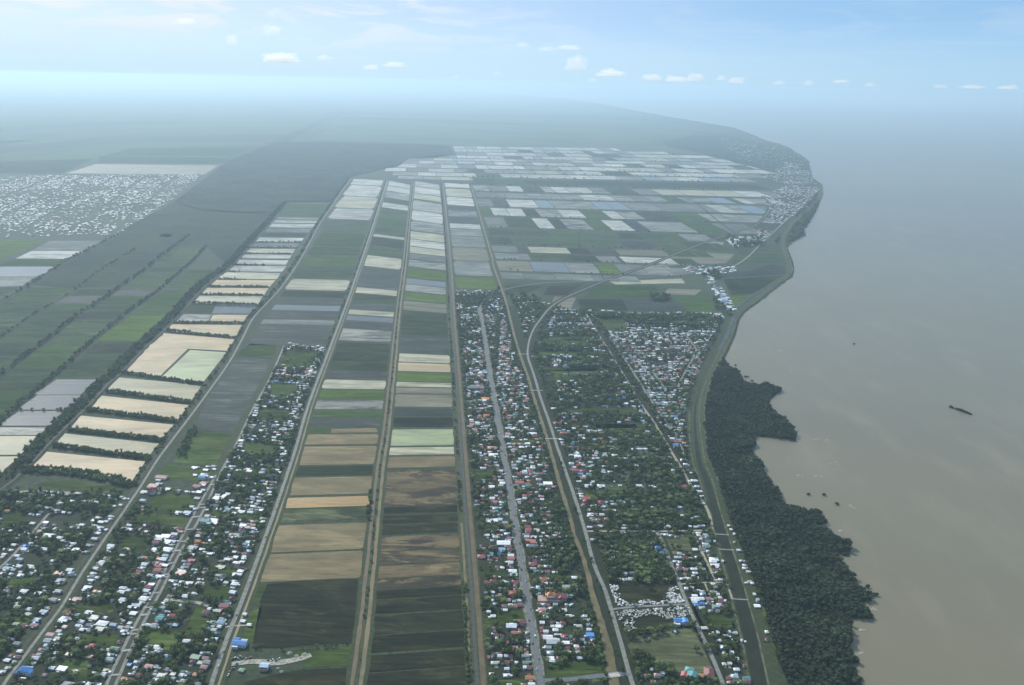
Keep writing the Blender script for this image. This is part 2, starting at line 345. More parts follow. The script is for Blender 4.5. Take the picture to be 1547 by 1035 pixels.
BR = [(706, 1040), (704, 954), (699, 899), (695, 834), (693, 769), (690, 711), (688, 680), (688, 654), (685, 613), (682, 571), (680, 537), (676, 486), (674, 434), (674, 390), (669, 321), (664, 277)]
C2 = [(725, 1075), (722, 1035), (712, 880), (705, 790), (698, 690), (692, 600), (687, 530), (683, 480), (680, 418), (674, 342), (668, 277)]
CL = [(690, 460), (689, 440), (685, 400), (679, 342), (671, 277)]
CR = [(755, 460), (752, 440), (742, 400), (727, 342), (710, 283)]
MR = [(825, 1075), (818, 1035), (810, 989), (799, 920), (787, 845), (777, 783), (769, 731), (762, 692), (752, 633), (745, 592), (738, 551), (731, 503), (726, 475), (725, 465), (731, 455), (742, 446), (757, 439), (783, 433), (817, 428), (860, 426), (903, 424), (950, 420), (1020, 416)]
C3 = [(934, 1075), (928, 1035), (920, 989), (906, 934), (896, 903), (889, 872), (878, 834), (868, 810), (860, 776), (851, 749), (841, 714), (828, 668), (817, 633), (807, 602), (797, 568), (786, 537), (776, 503), (766, 462), (757, 434), (745, 400), (743, 387), (729, 339), (712, 280)]
R4 = [(974, 1075), (956, 1035), (940, 978), (923, 920), (913, 889), (902, 865), (894, 841), (885, 807), (877, 779), (866, 745), (854, 711), (838, 664), (828, 633), (817, 602), (807, 568), (798, 541), (797, 530), (800, 513), (807, 496), (817, 482), (831, 465), (852, 451), (886, 436), (920, 422), (954, 410), (989, 397), (1020, 384), (1074, 363), (1109, 352), (1143, 339), (1160, 321), (1162, 308), (1153, 296)]
R5 = [(886, 475), (900, 499), (920, 530), (941, 565), (965, 606), (989, 640), (1009, 674), (1030, 709), (1046, 738), (1064, 762), (1072, 779), (1076, 802)]
R6 = [(992, 803), (1005, 831), (1016, 858), (1029, 889), (1040, 917), (1057, 954), (1074, 989), (1093, 1035), (1108, 1070)]
R7 = [(1046, 803), (1060, 834), (1072, 858), (1081, 880)]
R8 = [(1065, 882), (1070, 895), (1076, 910), (1077, 920)]
R9 = [(1029, 883), (1055, 881), (1081, 880), (1096, 881), (1101, 890), (1106, 905)]
L1 = [(887, 803), (920, 803), (992, 803), (1046, 802), (1076, 802)]
L2 = [(923, 921), (960, 917), (1000, 915), (1040, 913)]
L3 = [(822, 1029), (860, 1027), (900, 1022), (935, 1019), (950, 1020)]
LA = [(860, 675), (930, 675), (1005, 675)]
C4 = [(1160, 1075), (1149, 1035), (1136, 972), (1122, 920), (1112, 879), (1101, 841), (1091, 807), (1079, 766), (1067, 725), (1057, 700), (1051, 661), (1050, 620), (1056, 592), (1066, 565), (1080, 535), (1092, 510), (1101, 490)]
DIKE = [(1180, 1075), (1166, 1035), (1152, 972), (1138, 920), (1126, 879), (1114, 841), (1103, 807), (1090, 766), (1079, 725), (1069, 700), (1062, 661), (1059, 620), (1064, 592), (1075, 561), (1090, 530), (1102, 505), (1113, 475), (1140, 454), (1170, 430), (1191, 415), (1192, 397), (1184, 373), (1185, 356), (1201, 335), (1225, 315), (1239, 297), (1239, 279)]
R2 = [(-15, 1075), (7, 1033), (34, 996), (65, 954), (93, 917), (120, 872), (147, 831), (178, 786), (208, 742), (216, 730), (240, 692), (277, 643), (312, 596), (346, 548), (366, 512), (383, 480), (410, 451), (428, 430), (455, 390), (484, 337), (497, 318), (517, 288), (530, 270)]
R1 = [(-20, 880), (0, 858), (21, 838), (62, 790), (93, 754)]
R2L = [(150, 1075), (161, 1035), (182, 989), (206, 941), (237, 886), (261, 838), (292, 779), (319, 731), (326, 718)]
R2R = [(161, 1075), (175, 1035), (202, 972), (223, 930), (247, 886), (274, 831), (302, 783), (329, 725), (336, 709), (357, 671), (381, 620), (408, 571), (429, 523)]
EL = [(42, 708), (66, 680), (97, 655), (122, 628), (150, 597), (176, 570), (187, 563), (242, 503), (254, 497), (274, 475), (292, 458), (305, 445), (329, 424), (347, 403), (360, 390), (377, 366), (417, 328), (437, 306)]
ER = [(202, 728), (226, 697), (247, 670), (268, 640), (286, 612), (306, 580), (355, 511), (370, 490), (388, 464), (408, 434), (434, 400), (449, 375), (487, 328), (501, 308)]
DL = [(374, 518), (392, 488), (418, 455), (436, 425), (459, 390), (488, 340), (503, 315), (533, 270)]
DR = [(492, 524), (520, 455), (539, 400), (556, 349), (581, 273)]
T1 = [(-20, 745), (6, 727), (35, 701), (64, 669), (93, 641), (116, 620), (136, 599), (155, 579), (175, 562), (206, 530), (240, 499), (268, 471), (305, 431), (343, 403), (372, 372), (411, 330), (432, 306)]
T2 = [(-30, 660), (0, 637), (51, 592), (93, 558), (137, 517), (172, 489), (206, 462), (240, 438), (268, 414), (288, 397), (312, 371)]
T3 = [(-30, 590), (0, 568), (34, 541), (75, 510), (113, 479), (151, 455), (185, 431), (220, 407), (240, 390), (285, 356)]
T4 = [(-20, 525), (7, 506), (45, 479), (82, 457), (113, 438), (144, 414), (165, 400), (206, 376)]
T5 = [(-30, 476), (0, 458), (34, 438), (69, 417), (93, 400), (151, 370), (178, 356)]
# ================================================================= ground, sea and land edge
COAST = [(1345, 1300), (1315, 1130), (1300, 1035), (1291, 1020), (1279, 1004), (1301, 1001), (1279, 975), (1283, 965), (1283, 954), (1289, 942), (1288, 934),
 (1320, 935), (1312, 918), (1290, 912), (1319, 908), (1316, 897), (1300, 888), (1288, 882), (1293, 877), (1281, 862), (1276, 850), (1260, 838), (1269, 832), (1281, 838), (1284, 826), (1262, 818), (1252, 803),
 (1232, 797), (1250, 788), (1236, 770), (1212, 773), (1195, 766), (1178, 752), (1168, 735), (1154, 713), (1144, 695), (1137, 678), (1145, 671), (1142, 659), (1164, 660), (1181, 662), (1204, 666), (1205, 656), (1192, 640), (1174, 623), (1161, 606),
 (1172, 598), (1181, 589), (1154, 585), (1126, 575), (1109, 561), (1092, 541), (1096, 530), (1104, 510), (1116, 480), (1146, 456), (1174, 434), (1196, 418), (1197, 397), (1189, 374), (1195, 366), (1216, 356), (1216, 345), (1226, 330), (1240, 300), (1242, 279),
 (1227, 268), (1222, 243), (1205, 231), (1190, 222), (1177, 217), (1160, 213), (1143, 206), (1126, 199), (1109, 193), (1080, 188), (1057, 184), (1020, 178), (980, 171), (930, 161), (880, 152), (820, 146), (740, 140), (640, 134), (520, 127.5)]
def jag(pts, amp):
    out = []
    for a, b in zip(pts, pts[1:]):
        n = max(1, int((b - a).length / 12)) if a.y < 9000 else 3
        n = min(n, 60)
        d = (b - a).normalized(); s = Vector((d.y, -d.x, 0))
        for k in range(n):
            p = a.lerp(b, k / n); sc = amp * (1 + p.y / 6000)
            out.append(p + s * sc * noise.noise(Vector((p.x * .02, p.y * .02, 3.3))) + s * sc * .5 * noise.noise(Vector((p.x * .08, p.y * .08, 7.3))))
    out.append(pts[-1]); return out
coast_g = [P(*p) for p in COAST]
i_far = 72
coast_j = jag(coast_g, 6)
far = coast_j[-1]
land = coast_j + [Vector((-40000, far.y * 1.02, 0)), Vector((-100000, 90000, 0)), Vector((-100000, -3000, 0)), Vector((coast_g[0].x, -3000, 0)), Vector((coast_g[0].x, coast_g[0].y - 200, 0))]
sheet_g('ground', land, 0.0, M['ground'])
def skirt(name, pts, z0, z1, m):
    V = []; Fc = []
    for i, p in enumerate(pts):
        V += [(p.x, p.y, z0), (p.x, p.y, z1)]
        if i: Fc.append((2 * i - 2, 2 * i, 2 * i + 1, 2 * i - 1))
    return tag(link(name, mesh(name, V, Fc, m)), kind='structure')
skirt('shore_edge', coast_j, 0.0, -2.5, M['mud'])
S = 120000
sheet_g('sea', [(-S, -6000), (S, -6000), (S, S), (-S, S)], -1.5, M['sea'])

# far country bands
def bands(name, polys, z, m):
    for p in polys: sheet(name, p, z, m)
sheet('forest', [(178, 356), (192, 342), (247, 315), (309, 270), (343, 243), (372, 232), (395, 222), (412, 215), (440, 214), (500, 214), (560, 216), (620, 217), (678, 219), (688, 234), (660, 238), (620, 241), (600, 252), (560, 258), (530, 268),
   (515, 286), (501, 306), (437, 306), (417, 328), (377, 366), (353, 390), (343, 400), (309, 370), (271, 376), (240, 404), (205, 418), (172, 432), (113, 436), (51, 431), (93, 402), (151, 370)], 0.3, M['forest'])
bands('distant_forest', [[(412, 215), (429, 208), (450, 198), (480, 184), (500, 176), (512, 172), (520, 171), (506, 178), (486, 186), (462, 199), (440, 213)],
   [(515, 177), (560, 177), (640, 180), (720, 183), (800, 187), (800, 189.5), (720, 186), (640, 183), (560, 180), (520, 179.5)],
   [(1000, 214), (1050, 204), (1100, 205), (1150, 214), (1190, 226), (1216, 243), (1222, 262), (1180, 262), (1120, 248), (1060, 232), (1010, 222)]], 0.3, M['forest'])
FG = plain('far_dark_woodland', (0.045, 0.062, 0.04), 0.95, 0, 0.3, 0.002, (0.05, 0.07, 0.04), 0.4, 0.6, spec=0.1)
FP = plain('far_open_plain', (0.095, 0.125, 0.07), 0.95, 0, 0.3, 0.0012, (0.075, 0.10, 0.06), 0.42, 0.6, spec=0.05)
bands('distant_plain', [[(515, 181), (640, 185), (800, 190), (1000, 196), (1090, 205), (1010, 214), (1060, 232), (1118, 236), (900, 225), (690, 220), (560, 213), (470, 210)], [(508, 174), (700, 176), (900, 180), (1000, 184), (1090, 200), (1000, 194), (800, 186.5), (640, 179.5), (515, 176)],
   [(520, 150), (700, 150), (900, 162), (980, 174), (700, 173), (520, 168)], [(-150, 222), (40, 212), (300, 214.5), (400, 215), (340, 238), (300, 262), (-150, 262)], [(-150, 150), (460, 150), (500, 168), (455, 195), (425, 204), (200, 204), (0, 216), (-150, 216)]], 0.12, FP)
bands('distant_woodland', [[(0, 222), (200, 205), (420, 205), (420, 214), (200, 214), (0, 232)], [(-100, 196), (180, 183), (330, 186), (180, 190), (-100, 205)]], 0.2, FG)

# ================================================================= paddies
def fquad(px4, mat_key, z=0.25, name='paddy_field'):
    return sheet(name, px4, z, FM[mat_key])
def strip_fields(LP, RP, rows, inset=1.6, tiltf=None, ins_px=None):
    """rows: (y_top, y_bottom, material); y at the strip's middle"""
    for yt, yb, mk in rows:
        t1 = tiltf(yt); t2 = tiltf(yb)
        h = yb - yt; g = min(0.5, h * 0.06) + (0.35 if yt > 600 else 0)
        yl0, yl1, yr0, yr1 = yt + t1 + g, yb + t2 - g, yt - t1 + g, yb - t2 - g
        n = max(1, int(h / 18))
        gi = ins_px if ins_px is not None else 0.8
        left = [(interp(LP, yl0 + (yl1 - yl0) * k / n) + gi, yl0 + (yl1 - yl0) * k / n) for k in range(n + 1)]
        right = [(interp(RP, yr0 + (yr1 - yr0) * k / n) - gi, yr0 + (yr1 - yr0) * k / n) for k in range(n + 1)]
        if h > 12:   # rounded corners
            c = min(2.2, h * .12)
            l0, l1, r0, r1 = left[0], left[-1], right[0], right[-1]
            poly = [(l0[0] + c * 1.5, l0[1])] + [(r0[0] - c * 1.5, r0[1]), (r0[0], r0[1] + c)] + right[1:-1] + [(r1[0], r1[1] - c), (r1[0] - c * 1.5, r1[1]), (l1[0] + c * 1.5, l1[1]), (l1[0], l1[1] - c)] + left[1:-1][::-1] + [(l0[0], l0[1] + c)]
        else:
            poly = left + right[::-1]
        fquad(poly, mk)
def tiltA(y): return max(-3.0, min(6, (y - 640) / 68))
strip_fields(AL, AR, [(276, 283, 'pale'), (283, 291, 'pale'), (291, 301, 'mix'), (301, 308, 'mgreen'), (308, 316, 'pale'), (316, 330, 'mgreen'), (330, 343, 'green'), (343, 356, 'mgreen'), (356, 360, 'pale'), (360, 374, 'dgreen'), (374, 387, 'mgreen'),
   (388, 405, 'cream'), (408, 422, 'slate'), (422, 436, 'slate'), (436, 445, 'cream'), (446, 458, 'dgreen'), (458, 468, 'slate'), (469, 477, 'cream'), (478, 486, 'flood'), (486, 497, 'slate'), (498, 516, 'mix'), (518, 532, 'dgreen'), (532, 547, 'dgreen'), (547, 561, 'mgreen'), (561, 573, 'slate'),
   (574, 588, 'cream'), (589, 603, 'bgreen'), (604, 619, 'mix'), (620, 631, 'green'), (631, 646, 'slate')], tiltf=tiltA)
fquad([(461, 648), (499, 648), (498, 654), (459, 654)], 'green'); fquad([(501, 648.5), (568, 647), (571, 653), (500, 654)], 'tan')
strip_fields(AL, AR, [(655.5, 672.5, 'tan'), (673.5, 703, 'tan'), (704, 719, 'dgreen'), (720, 748, 'tan'), (750, 767, 'orange'), (768, 788, 'rgrass'), (791, 833, 'tan'), (834, 877, 'tan')], tiltf=tiltA)
fquad([(404, 883), (440, 879), (500, 876), (541, 875), (535, 950), (531, 972), (480, 974), (430, 979), (381, 980), (386, 950), (394, 905)], 'dbrown')
fquad([(386, 882), (402, 882), (391, 912), (370, 914)], 'green'); fquad([(396, 918), (388, 945), (383, 970), (366, 966), (376, 925)], 'grass')
fquad([(440, 983), (531, 976), (525, 1006), (462, 1008)], 'grass'); fquad([(455, 1012), (524, 1009), (520, 1050), (360, 1052), (372, 1030), (410, 1020)], 'dbrown')
strip_fields(BL, BR, [(276, 284, 'pale'), (284, 294, 'pale'), (294, 303, 'cream'), (305, 320, 'pale'), (320, 336, 'pale'), (336, 351, 'mix'), (352, 364, 'cream'), (364, 375, 'pale'), (375, 385, 'cream'), (385, 394, 'lgrey'), (395, 406, 'mix'), (407, 422, 'bgreen'), (423, 432, 'flood'), (432, 443, 'mix'),
   (444, 456, 'bgreen'), (457, 464, 'gtan'), (464, 471, 'gtan'), (472, 484, 'dgreen'), (484, 496, 'dgreen'), (496, 508, 'dgreen'), (509, 520, 'slate'), (520, 534, 'slate'), (535, 548, 'cream'), (548.5, 562, 'tanl'), (563, 577, 'bgreen'), (577.5, 585, 'cream'), (586, 595, 'gtan'), (596, 615, 'gtan'),
   (616, 630, 'slate'), (630, 646, 'dbrown'), (648, 674, 'pgreen'), (675, 688, 'cream'), (689, 707, 'tan'), (709, 764, 'brown'), (764.5, 776, 'dbrown'), (777, 791, 'dbrown'), (791, 807, 'dbrown'), (808, 831, 'brown'), (831, 852, 'brown'), (852, 872, 'brown'), (872, 888, 'brown'), (888, 903, 'dbrown'),
   (903, 925, 'dbrown'), (926, 956, 'dbrown'), (956, 983, 'dbrown'), (985, 1012, 'dbrown'), (1012, 1042, 'dbrown')], tiltf=tiltA)
strip_fields(CL, CR, [(277, 284, 'pale'), (285, 298, 'cream'), (298, 311, 'pale'), (311, 318, 'slate'), (318, 328, 'mix'), (328, 337, 'slate'), (338, 346, 'pale'), (346, 357, 'lgrey'), (357, 374, 'lgrey'), (374, 395, 'gtan'), (395, 417, 'lgrey'), (418, 437, 'bgreen')], tiltf=lambda y: -1.0)
fquad([(690, 450), (699, 449), (700, 462), (690, 462)], 'cream'); fquad([(700, 450), (727, 449), (722, 462), (701, 463)], 'gtan')
strip_fields(DL, DR, [(271, 280, 'pale'), (280, 297, 'pale'), (297, 315, 'cream'), (315, 332, 'pale'), (333, 352, 'mgreen'), (352, 373, 'green'), (373, 386, 'mgreen'), (386, 404, 'green'), (404, 421, 'mgreen'), (422, 439, 'cream'), (440, 450, 'dgreen'), (450, 460, 'slate'), (461, 470, 'flood'), (470, 482, 'slate'),
   (483, 491, 'lgrey'), (492, 507, 'slate'), (507, 523, 'slate')], tiltf=lambda y: -1.0, ins_px=2)
# tan flooded fields behind their tree hedges
EF = [((66, 682), (225, 698), (202, 727), (43, 709), 'tanl'), ((98, 655), (246, 671), (229, 692), (81, 674), 'tang'), ((122, 628), (265, 642), (248, 664), (105, 649), 'tanl'), ((150, 597.5), (285, 612), (269, 635), (133, 619), 'tanl'),
      ((176, 570), (305, 582), (288, 607), (162, 590), 'tang'), ((242, 503), (355, 512.5), (343, 530), (284, 527), (240, 570), (188, 562.5), 'tanl'), ((287, 529), (342, 532.5), (306, 579), (243, 571), 'pgreen'),
      ((258, 490), (369, 491), (357, 510), (254, 500), 'tanl'), ((277, 475), (320, 475.5), (313, 488), (265, 487), 'mix'), ((322, 475.5), (380, 476), (371, 488.5), (315, 488), 'tanl'),
      ((291, 459), (326, 459.5), (318, 473.5), (277, 472), 'mgreen'), ((328, 459.5), (388, 461), (381, 474), (320, 473.5), 'flood'), ((302, 446.5), (397, 447.5), (390, 459.5), (292, 458), 'cream'),
      ((314, 434.5), (406, 435), (399, 445.5), (305, 444), 'tanl'), ((327, 423), (416, 423.5), (408, 433), (317, 432), 'tanl'), ((338, 411), (424, 413), (418, 422), (329, 421.5), 'cream'), ((350, 401.5), (433, 402), (426, 411), (340, 409.5), 'pale')]
for q in EF: fquad(list(q[:-1]), q[-1])
strip_fields(EL, ER, [(392.5, 400, 'pale'), (384, 391, 'pale'), (375.5, 382.5, 'cream'), (367, 374.5, 'lgrey'), (359, 366, 'pale'), (352, 358, 'mgreen'), (345, 351, 'lgrey'), (338, 344, 'pale'), (333, 337, 'pale'), (328.5, 332, 'lgrey'), (318, 327.5, 'green'), (308, 317, 'green')], tiltf=lambda y: -0.5, ins_px=2)
fquad([(70, 728), (110, 726), (200, 738), (190, 742), (120, 741), (55, 733)], 'grass'); 
# green strips left of the tree belt
def shift(poly, d): return [(x + d, y) for x, y in poly]
def run_rows(LP, RP, rows, d=5):
    strip_fields(shift(LP, d), shift(RP, -d), rows, tiltf=lambda y: 0.0, ins_px=1)
GL = T2; GR = T1
rr_ = random.Random(5)
def subdiv(ya, yb, lo, hi, keys):
    out = []; y = ya
    while y < yb - 3:
        h = rr_.uniform(lo, hi) * (0.5 + (y - 380) / 200); y2 = min(y + h, yb); out.append((y, y2 - .4, rr_.choice(keys))); y = y2
    return out
G_ = ['mgreen', 'green', 'mgreen', 'dgreen', 'mgreen', 'green', 'slate']
run_rows(GL, GR, subdiv(407, 439, 8, 12, G_) + [(439, 459, 'green'), (459.5, 476, 'green'), (476, 515, 'bgreen')] + subdiv(516, 572, 16, 26, ['mgreen', 'dgreen', 'slate']) + [(573, 597, 'flood'), (597, 619.5, 'flood'), (620.5, 644, 'flood'), (645, 658, 'mix'), (658, 688, 'tang'), (689, 740, 'tang')], 7)
run_rows(T3, T2, subdiv(395, 470, 10, 18, G_) + subdiv(470, 557, 12, 24, ['mgreen', 'green', 'mgreen', 'dgreen']) + subdiv(557, 640, 14, 26, G_), 5)
run_rows(T4, T3, subdiv(428, 482, 8, 14, G_ + ['lgrey']) + subdiv(482, 580, 12, 22, G_), 4)
run_rows(T5, T4, subdiv(434, 530, 9, 16, G_), 5)
for q in [((74, 364), (153, 364), (130, 378), (50, 378), 'lgrey'), ((48, 379), (128, 379), (106, 391), (24, 390.5), 'pale'), ((-30, 361), (68, 363), (-5, 397), (-40, 397), 'bgreen'), ((17, 392), (103, 392.5), (93, 402), (-10, 402), 'green'),
          ((-40, 403), (92, 403), (54, 418), (-40, 418), 'flood'), ((-40, 419), (53, 419), (32, 433), (-40, 433), 'lgrey'), ((-40, 435), (28, 434), (-5, 451), (-40, 452), 'mgreen'),
          ((144, 248), (329, 250), (309, 264), (100, 262), 'gtan'), ((150, 236), (350, 238), (332, 248), (148, 246), 'mgreen'), ((195, 224), (388, 222), (352, 236), (160, 235), 'green'), ((0, 244), (140, 240), (95, 262), (-20, 262), 'mgreen')]:
    fquad(list(q[:-1]), q[-1])
for q in [((272, 371), (312, 371), (304, 376), (264, 376), 'green'), ((260, 379), (302, 379), (294, 384), (251, 384), 'green'), ((248, 387), (291, 387), (284, 392.5), (239, 392.5), 'green'), ((236, 396), (283, 396), (276, 404), (231, 404), 'mgreen'), ((404, 266), (455, 268), (448, 280), (396, 278), 'mgreen'), ((425, 256), (465, 256), (462, 262), (420, 261), 'lgrey')]:
    fquad(list(q[:-1]), q[-1], 0.6)
for q in [((196, 352), (262, 354), (236, 372), (166, 370)), ((176, 378), (230, 379), (196, 398), (132, 396)), ((128, 402), (190, 404), (160, 424), (100, 422)), ((262, 340), (318, 342), (300, 360), (240, 358)), ((300, 318), (350, 320), (334, 338), (278, 336)), ((320, 345), (372, 346), (356, 364), (318, 362)), ((352, 322), (400, 322), (380, 342), (336, 342)), ((230, 330), (252, 332), (236, 344), (204, 342))]:
    fquad(list(q), 'dgreen', 0.5)
# dark brown field and meadows between the two village lanes
fquad([(352, 541), (414, 544), (402, 570), (380, 612), (356, 654), (324, 651), (293, 646), (310, 608)], 'slate')
fquad([(378, 519), (424, 523), (415, 542), (353, 539)], 'grass')
GR_PATCH = [[(291, 648), (354, 656), (345, 676), (325, 708), (262, 698), (274, 672)], [(255, 700), (322, 711), (306, 728), (235, 722)], [(232, 745), (300, 750), (292, 776), (250, 772), (222, 768)], [(212, 772), (288, 781), (280, 796), (198, 786)], [(185, 808), (218, 808), (220, 830), (180, 826)],
  [(430, 528), (480, 531), (470, 556), (420, 550)], [(412, 580), (452, 583), (440, 600), (405, 596)], [(395, 615), (440, 620), (428, 640), (385, 634)], [(372, 668), (420, 672), (410, 690), (365, 688)], [(355, 704), (400, 706), (392, 722), (348, 720)], [(322, 768), (400, 775), (396, 786), (318, 782)], [(310, 883), (350, 888), (342, 910), (305, 900)], [(300, 913), (320, 925), (305, 965), (278, 960), (290, 930)],
  [(215, 948), (270, 955), (268, 985), (225, 978)], [(88, 998), (135, 996), (130, 1025), (75, 1018)], [(115, 912), (165, 908), (175, 925), (118, 928)], [(120, 958), (180, 960), (172, 975), (118, 970)], [(5, 778), (35, 776), (30, 792), (0, 795)], [(20, 872), (60, 874), (50, 888), (8, 886)], [(0, 935), (50, 928), (40, 950), (0, 955)],
  [(330, 855), (360, 858), (350, 872), (325, 868)], [(725, 926), (795, 922), (797, 940), (735, 946)], [(826, 1000), (915, 1000), (924, 1018), (826, 1024)], [(712, 955), (735, 955), (735, 968), (712, 968)], [(745, 1028), (800, 1026), (806, 1050), (745, 1052)], [(722, 860), (790, 862), (792, 872), (722, 872)], [(820, 868), (880, 868), (885, 878), (822, 878)],
  [(765, 664), (812, 660), (818, 668), (770, 672)], [(708, 708), (745, 708), (746, 724), (710, 724)], [(900, 640), (960, 640), (965, 650), (900, 650)], [(872, 745), (940, 735), (950, 744), (880, 756)], [(905, 728), (970, 727), (970, 735), (905, 735)], [(1106, 940), (1128, 940), (1134, 972), (1112, 968)], [(1064, 925), (1104, 930), (1112, 950), (1072, 948)], [(1142, 905), (1152, 905), (1160, 935), (1146, 930)], [(1152, 945), (1164, 945), (1175, 990), (1160, 975)], [(440, 765), (560, 762), (558, 768), (438, 772)],
  [(902, 482), (940, 480), (950, 498), (912, 500)], [(820, 514), (880, 512), (890, 522), (824, 524)], [(830, 560), (900, 556), (905, 568), (835, 570)]]
for ya, yb, xo in ((497, 502, 12), (508.5, 514, 20), (531, 536, 16), (556, 561, 22), (571, 575, 14), (617, 626, 30), (641, 647, 30)):
    GR_PATCH.append([(interp(R4, ya) + xo, ya), (interp(R5, ya) - 12, ya), (interp(R5, yb) - 12, yb), (interp(R4, yb) + xo, yb)])
for p in GR_PATCH: sheet('meadow', p, 0.22, FM['grass'])
sheet('playing_field', [(960, 962), (1048, 948), (1060, 975), (1076, 1010), (1082, 1030), (1050, 1020), (1000, 1012), (960, 1000), (948, 975)], 0.24, FM['dry'])
sheet('playing_field', [(997, 808), (1040, 808), (1046, 836), (1012, 838)], 0.24, FM['dry'])
sheet('orchard_ground', [(914, 680), (1000, 678), (1036, 742), (1064, 790), (930, 790), (900, 735)], 0.12, plain('orchard_floor', (0.028, 0.042, 0.02), 0.9, 0, 0.3, 0.05, (0.038, 0.055, 0.026)))
sheet('swamp', [(918, 882), (1022, 880), (1036, 912), (932, 916)], 0.14, FM['dbrown']); sheet('swamp', [(932, 924), (1040, 918), (1052, 944), (944, 958)], 0.14, FM['dbrown'])

# patchwork beyond the villages: rows of paddies whose side bunds run to the same far point as the canals
VPX, VPY = 640.0, 122.0
def vpx(x, y, y2): return VPX + (x - VPX) * (y2 - VPY) / (y - VPY)
def slope(y): return 0.012 + 0.018 * min(1, (y - 220) / 100)
def row_y(y0, x): return y0 + slope(y0) * (x - 800)
def patch_row(y0, y1, x0, x1, weights, wmin, wmax, fixed=None):
    r = random.Random(int(y0 * 10))
    ym = (y0 + y1) / 2; x = x0; keys = list(weights); ws = [weights[k] for k in keys]
    prev = None
    while x < x1:
        w = r.uniform(wmin, wmax); xe = min(x + w, x1)
        k = r.choices(keys, ws)[0]
        if fixed:
            for a, b, kk in fixed:
                if a <= x < b: k = kk; xe = min(b, x1); break
            else:
                nxt = [a for a, b, kk in fixed if a > x]
                if nxt: xe = min(xe, min(nxt))
        if xe - x < 2: x = xe + .1; continue
        def cx(xx, yy): return vpx(xx, ym, yy)
        g = 0.10 * (y1 - y0) if (y1 - y0) < 10 else 0.9; gx = 0.5
        ya, yb = row_y(y0, x) + g, row_y(y1, x) - g; yc, yd = row_y(y0, xe) + g, row_y(y1, xe) - g
        q = [(cx(x, ya) + gx, ya), (cx(xe, yc) - gx, yc), (cx(xe, yd) - gx, yd), (cx(x, yb) + gx, yb)]
        fquad(q, k, 0.3)
        x = xe
PA = {'pale': 8, 'lgrey': 3, 'mgreen': 1, 'cream': 1.5, 'mix': 2, 'flood': .5}
for y0, y1, a, b, w1 in [(222, 226.5, 685, 930, PA), (226.5, 231, 687, 1000, PA), (231, 236, 690, 1060, PA), (236, 241, 640, 1090, PA), (241, 245, 623, 1100, PA), (245, 250.5, 600, 1120, PA), (250.5, 257, 594, 1140, PA), (257, 263, 580, 1130, PA), (263, 269.5, 592, 1115, PA), (269.5, 275, 600, 715, PA)]:
    patch_row(y0, y1, a, b, w1, 8 + (y0 - 220) * .2, 24 + (y0 - 220) * .5)
patch_row(269.5, 281, 716, 790, {'pale': 2, 'mgreen': 1}, 20, 40); patch_row(271, 280, 792, 1130, {'dgreen': 1}, 900, 901)
patch_row(281, 291, 716, 1150, {'pale': 5, 'lgrey': 3, 'mgreen': 1, 'mix': 2, 'cream': 1}, 12, 40)
patch_row(291.5, 301, 720, 1152, {'pale': 5, 'lgrey': 3, 'mgreen': 2, 'flood': 1, 'mix': 2, 'gtan': 1}, 10, 36)
patch_row(301.5, 314.5, 722, 1150, {'lgrey': 5, 'flood': 3, 'slate': 2, 'pale': 2, 'mix': 3}, 12, 44, [(722, 745, 'lgrey'), (745, 768, 'slate'), (768, 810, 'pale'), (832, 895, 'mix'), (940, 985, 'lgrey'), (985, 1060, 'lgrey')])
patch_row(315, 328, 728, 1140, {'green': 2, 'lgrey': 3, 'mix': 3}, 18, 40, [(728, 744, 'green'), (744, 768, 'pale'), (768, 792, 'pale'), (792, 812, 'dgreen'), (812, 845, 'mix'), (845, 878, 'pale'), (878, 912, 'green'), (912, 932, 'pale'), (932, 960, 'mix'), (960, 1010, 'slate')])
patch_row(328.5, 345.5, 734, 1120, {'lgrey': 3, 'green': 2, 'mix': 2, 'slate': 1}, 24, 55, [(734, 765, 'lgrey'), (765, 808, 'mgreen'), (808, 832, 'pale'), (832, 850, 'dgreen'), (850, 886, 'mix'), (886, 912, 'green'), (912, 944, 'pale'), (944, 965, 'slate'), (965, 1030, 'lgrey')])
patch_row(346.5, 358, 738, 1110, {'mgreen': 4, 'green': 2, 'slate': 1}, 30, 80, [(1020, 1060, 'lgrey')])
patch_row(358.5, 371, 740, 1080, {'mgreen': 3, 'dgreen': 2, 'slate': 1}, 30, 80)
patch_row(372, 382.5, 744, 1060, {'mgreen': 3, 'slate': 2, 'lgrey': 1}, 20, 60, [(744, 782, 'lgrey'), (782, 799, 'slate'), (799, 858, 'cream'), (858, 888, 'dgreen'), (888, 928, 'slate'), (928, 1000, 'gtan')])
patch_row(383, 393.5, 748, 1040, {'mgreen': 3, 'slate': 2, 'lgrey': 2}, 20, 60, [(748, 800, 'lgrey'), (800, 860, 'mgreen'), (860, 900, 'dgreen'), (935, 1010, 'pale')])
patch_row(394.5, 411, 752, 1010, {'lgrey': 4, 'gtan': 2, 'flood': 1}, 30, 60, [(900, 930, 'bgreen')])
patch_row(412, 423, 757, 960, {'lgrey': 4, 'flood': 1, 'slate': 1}, 30, 60)
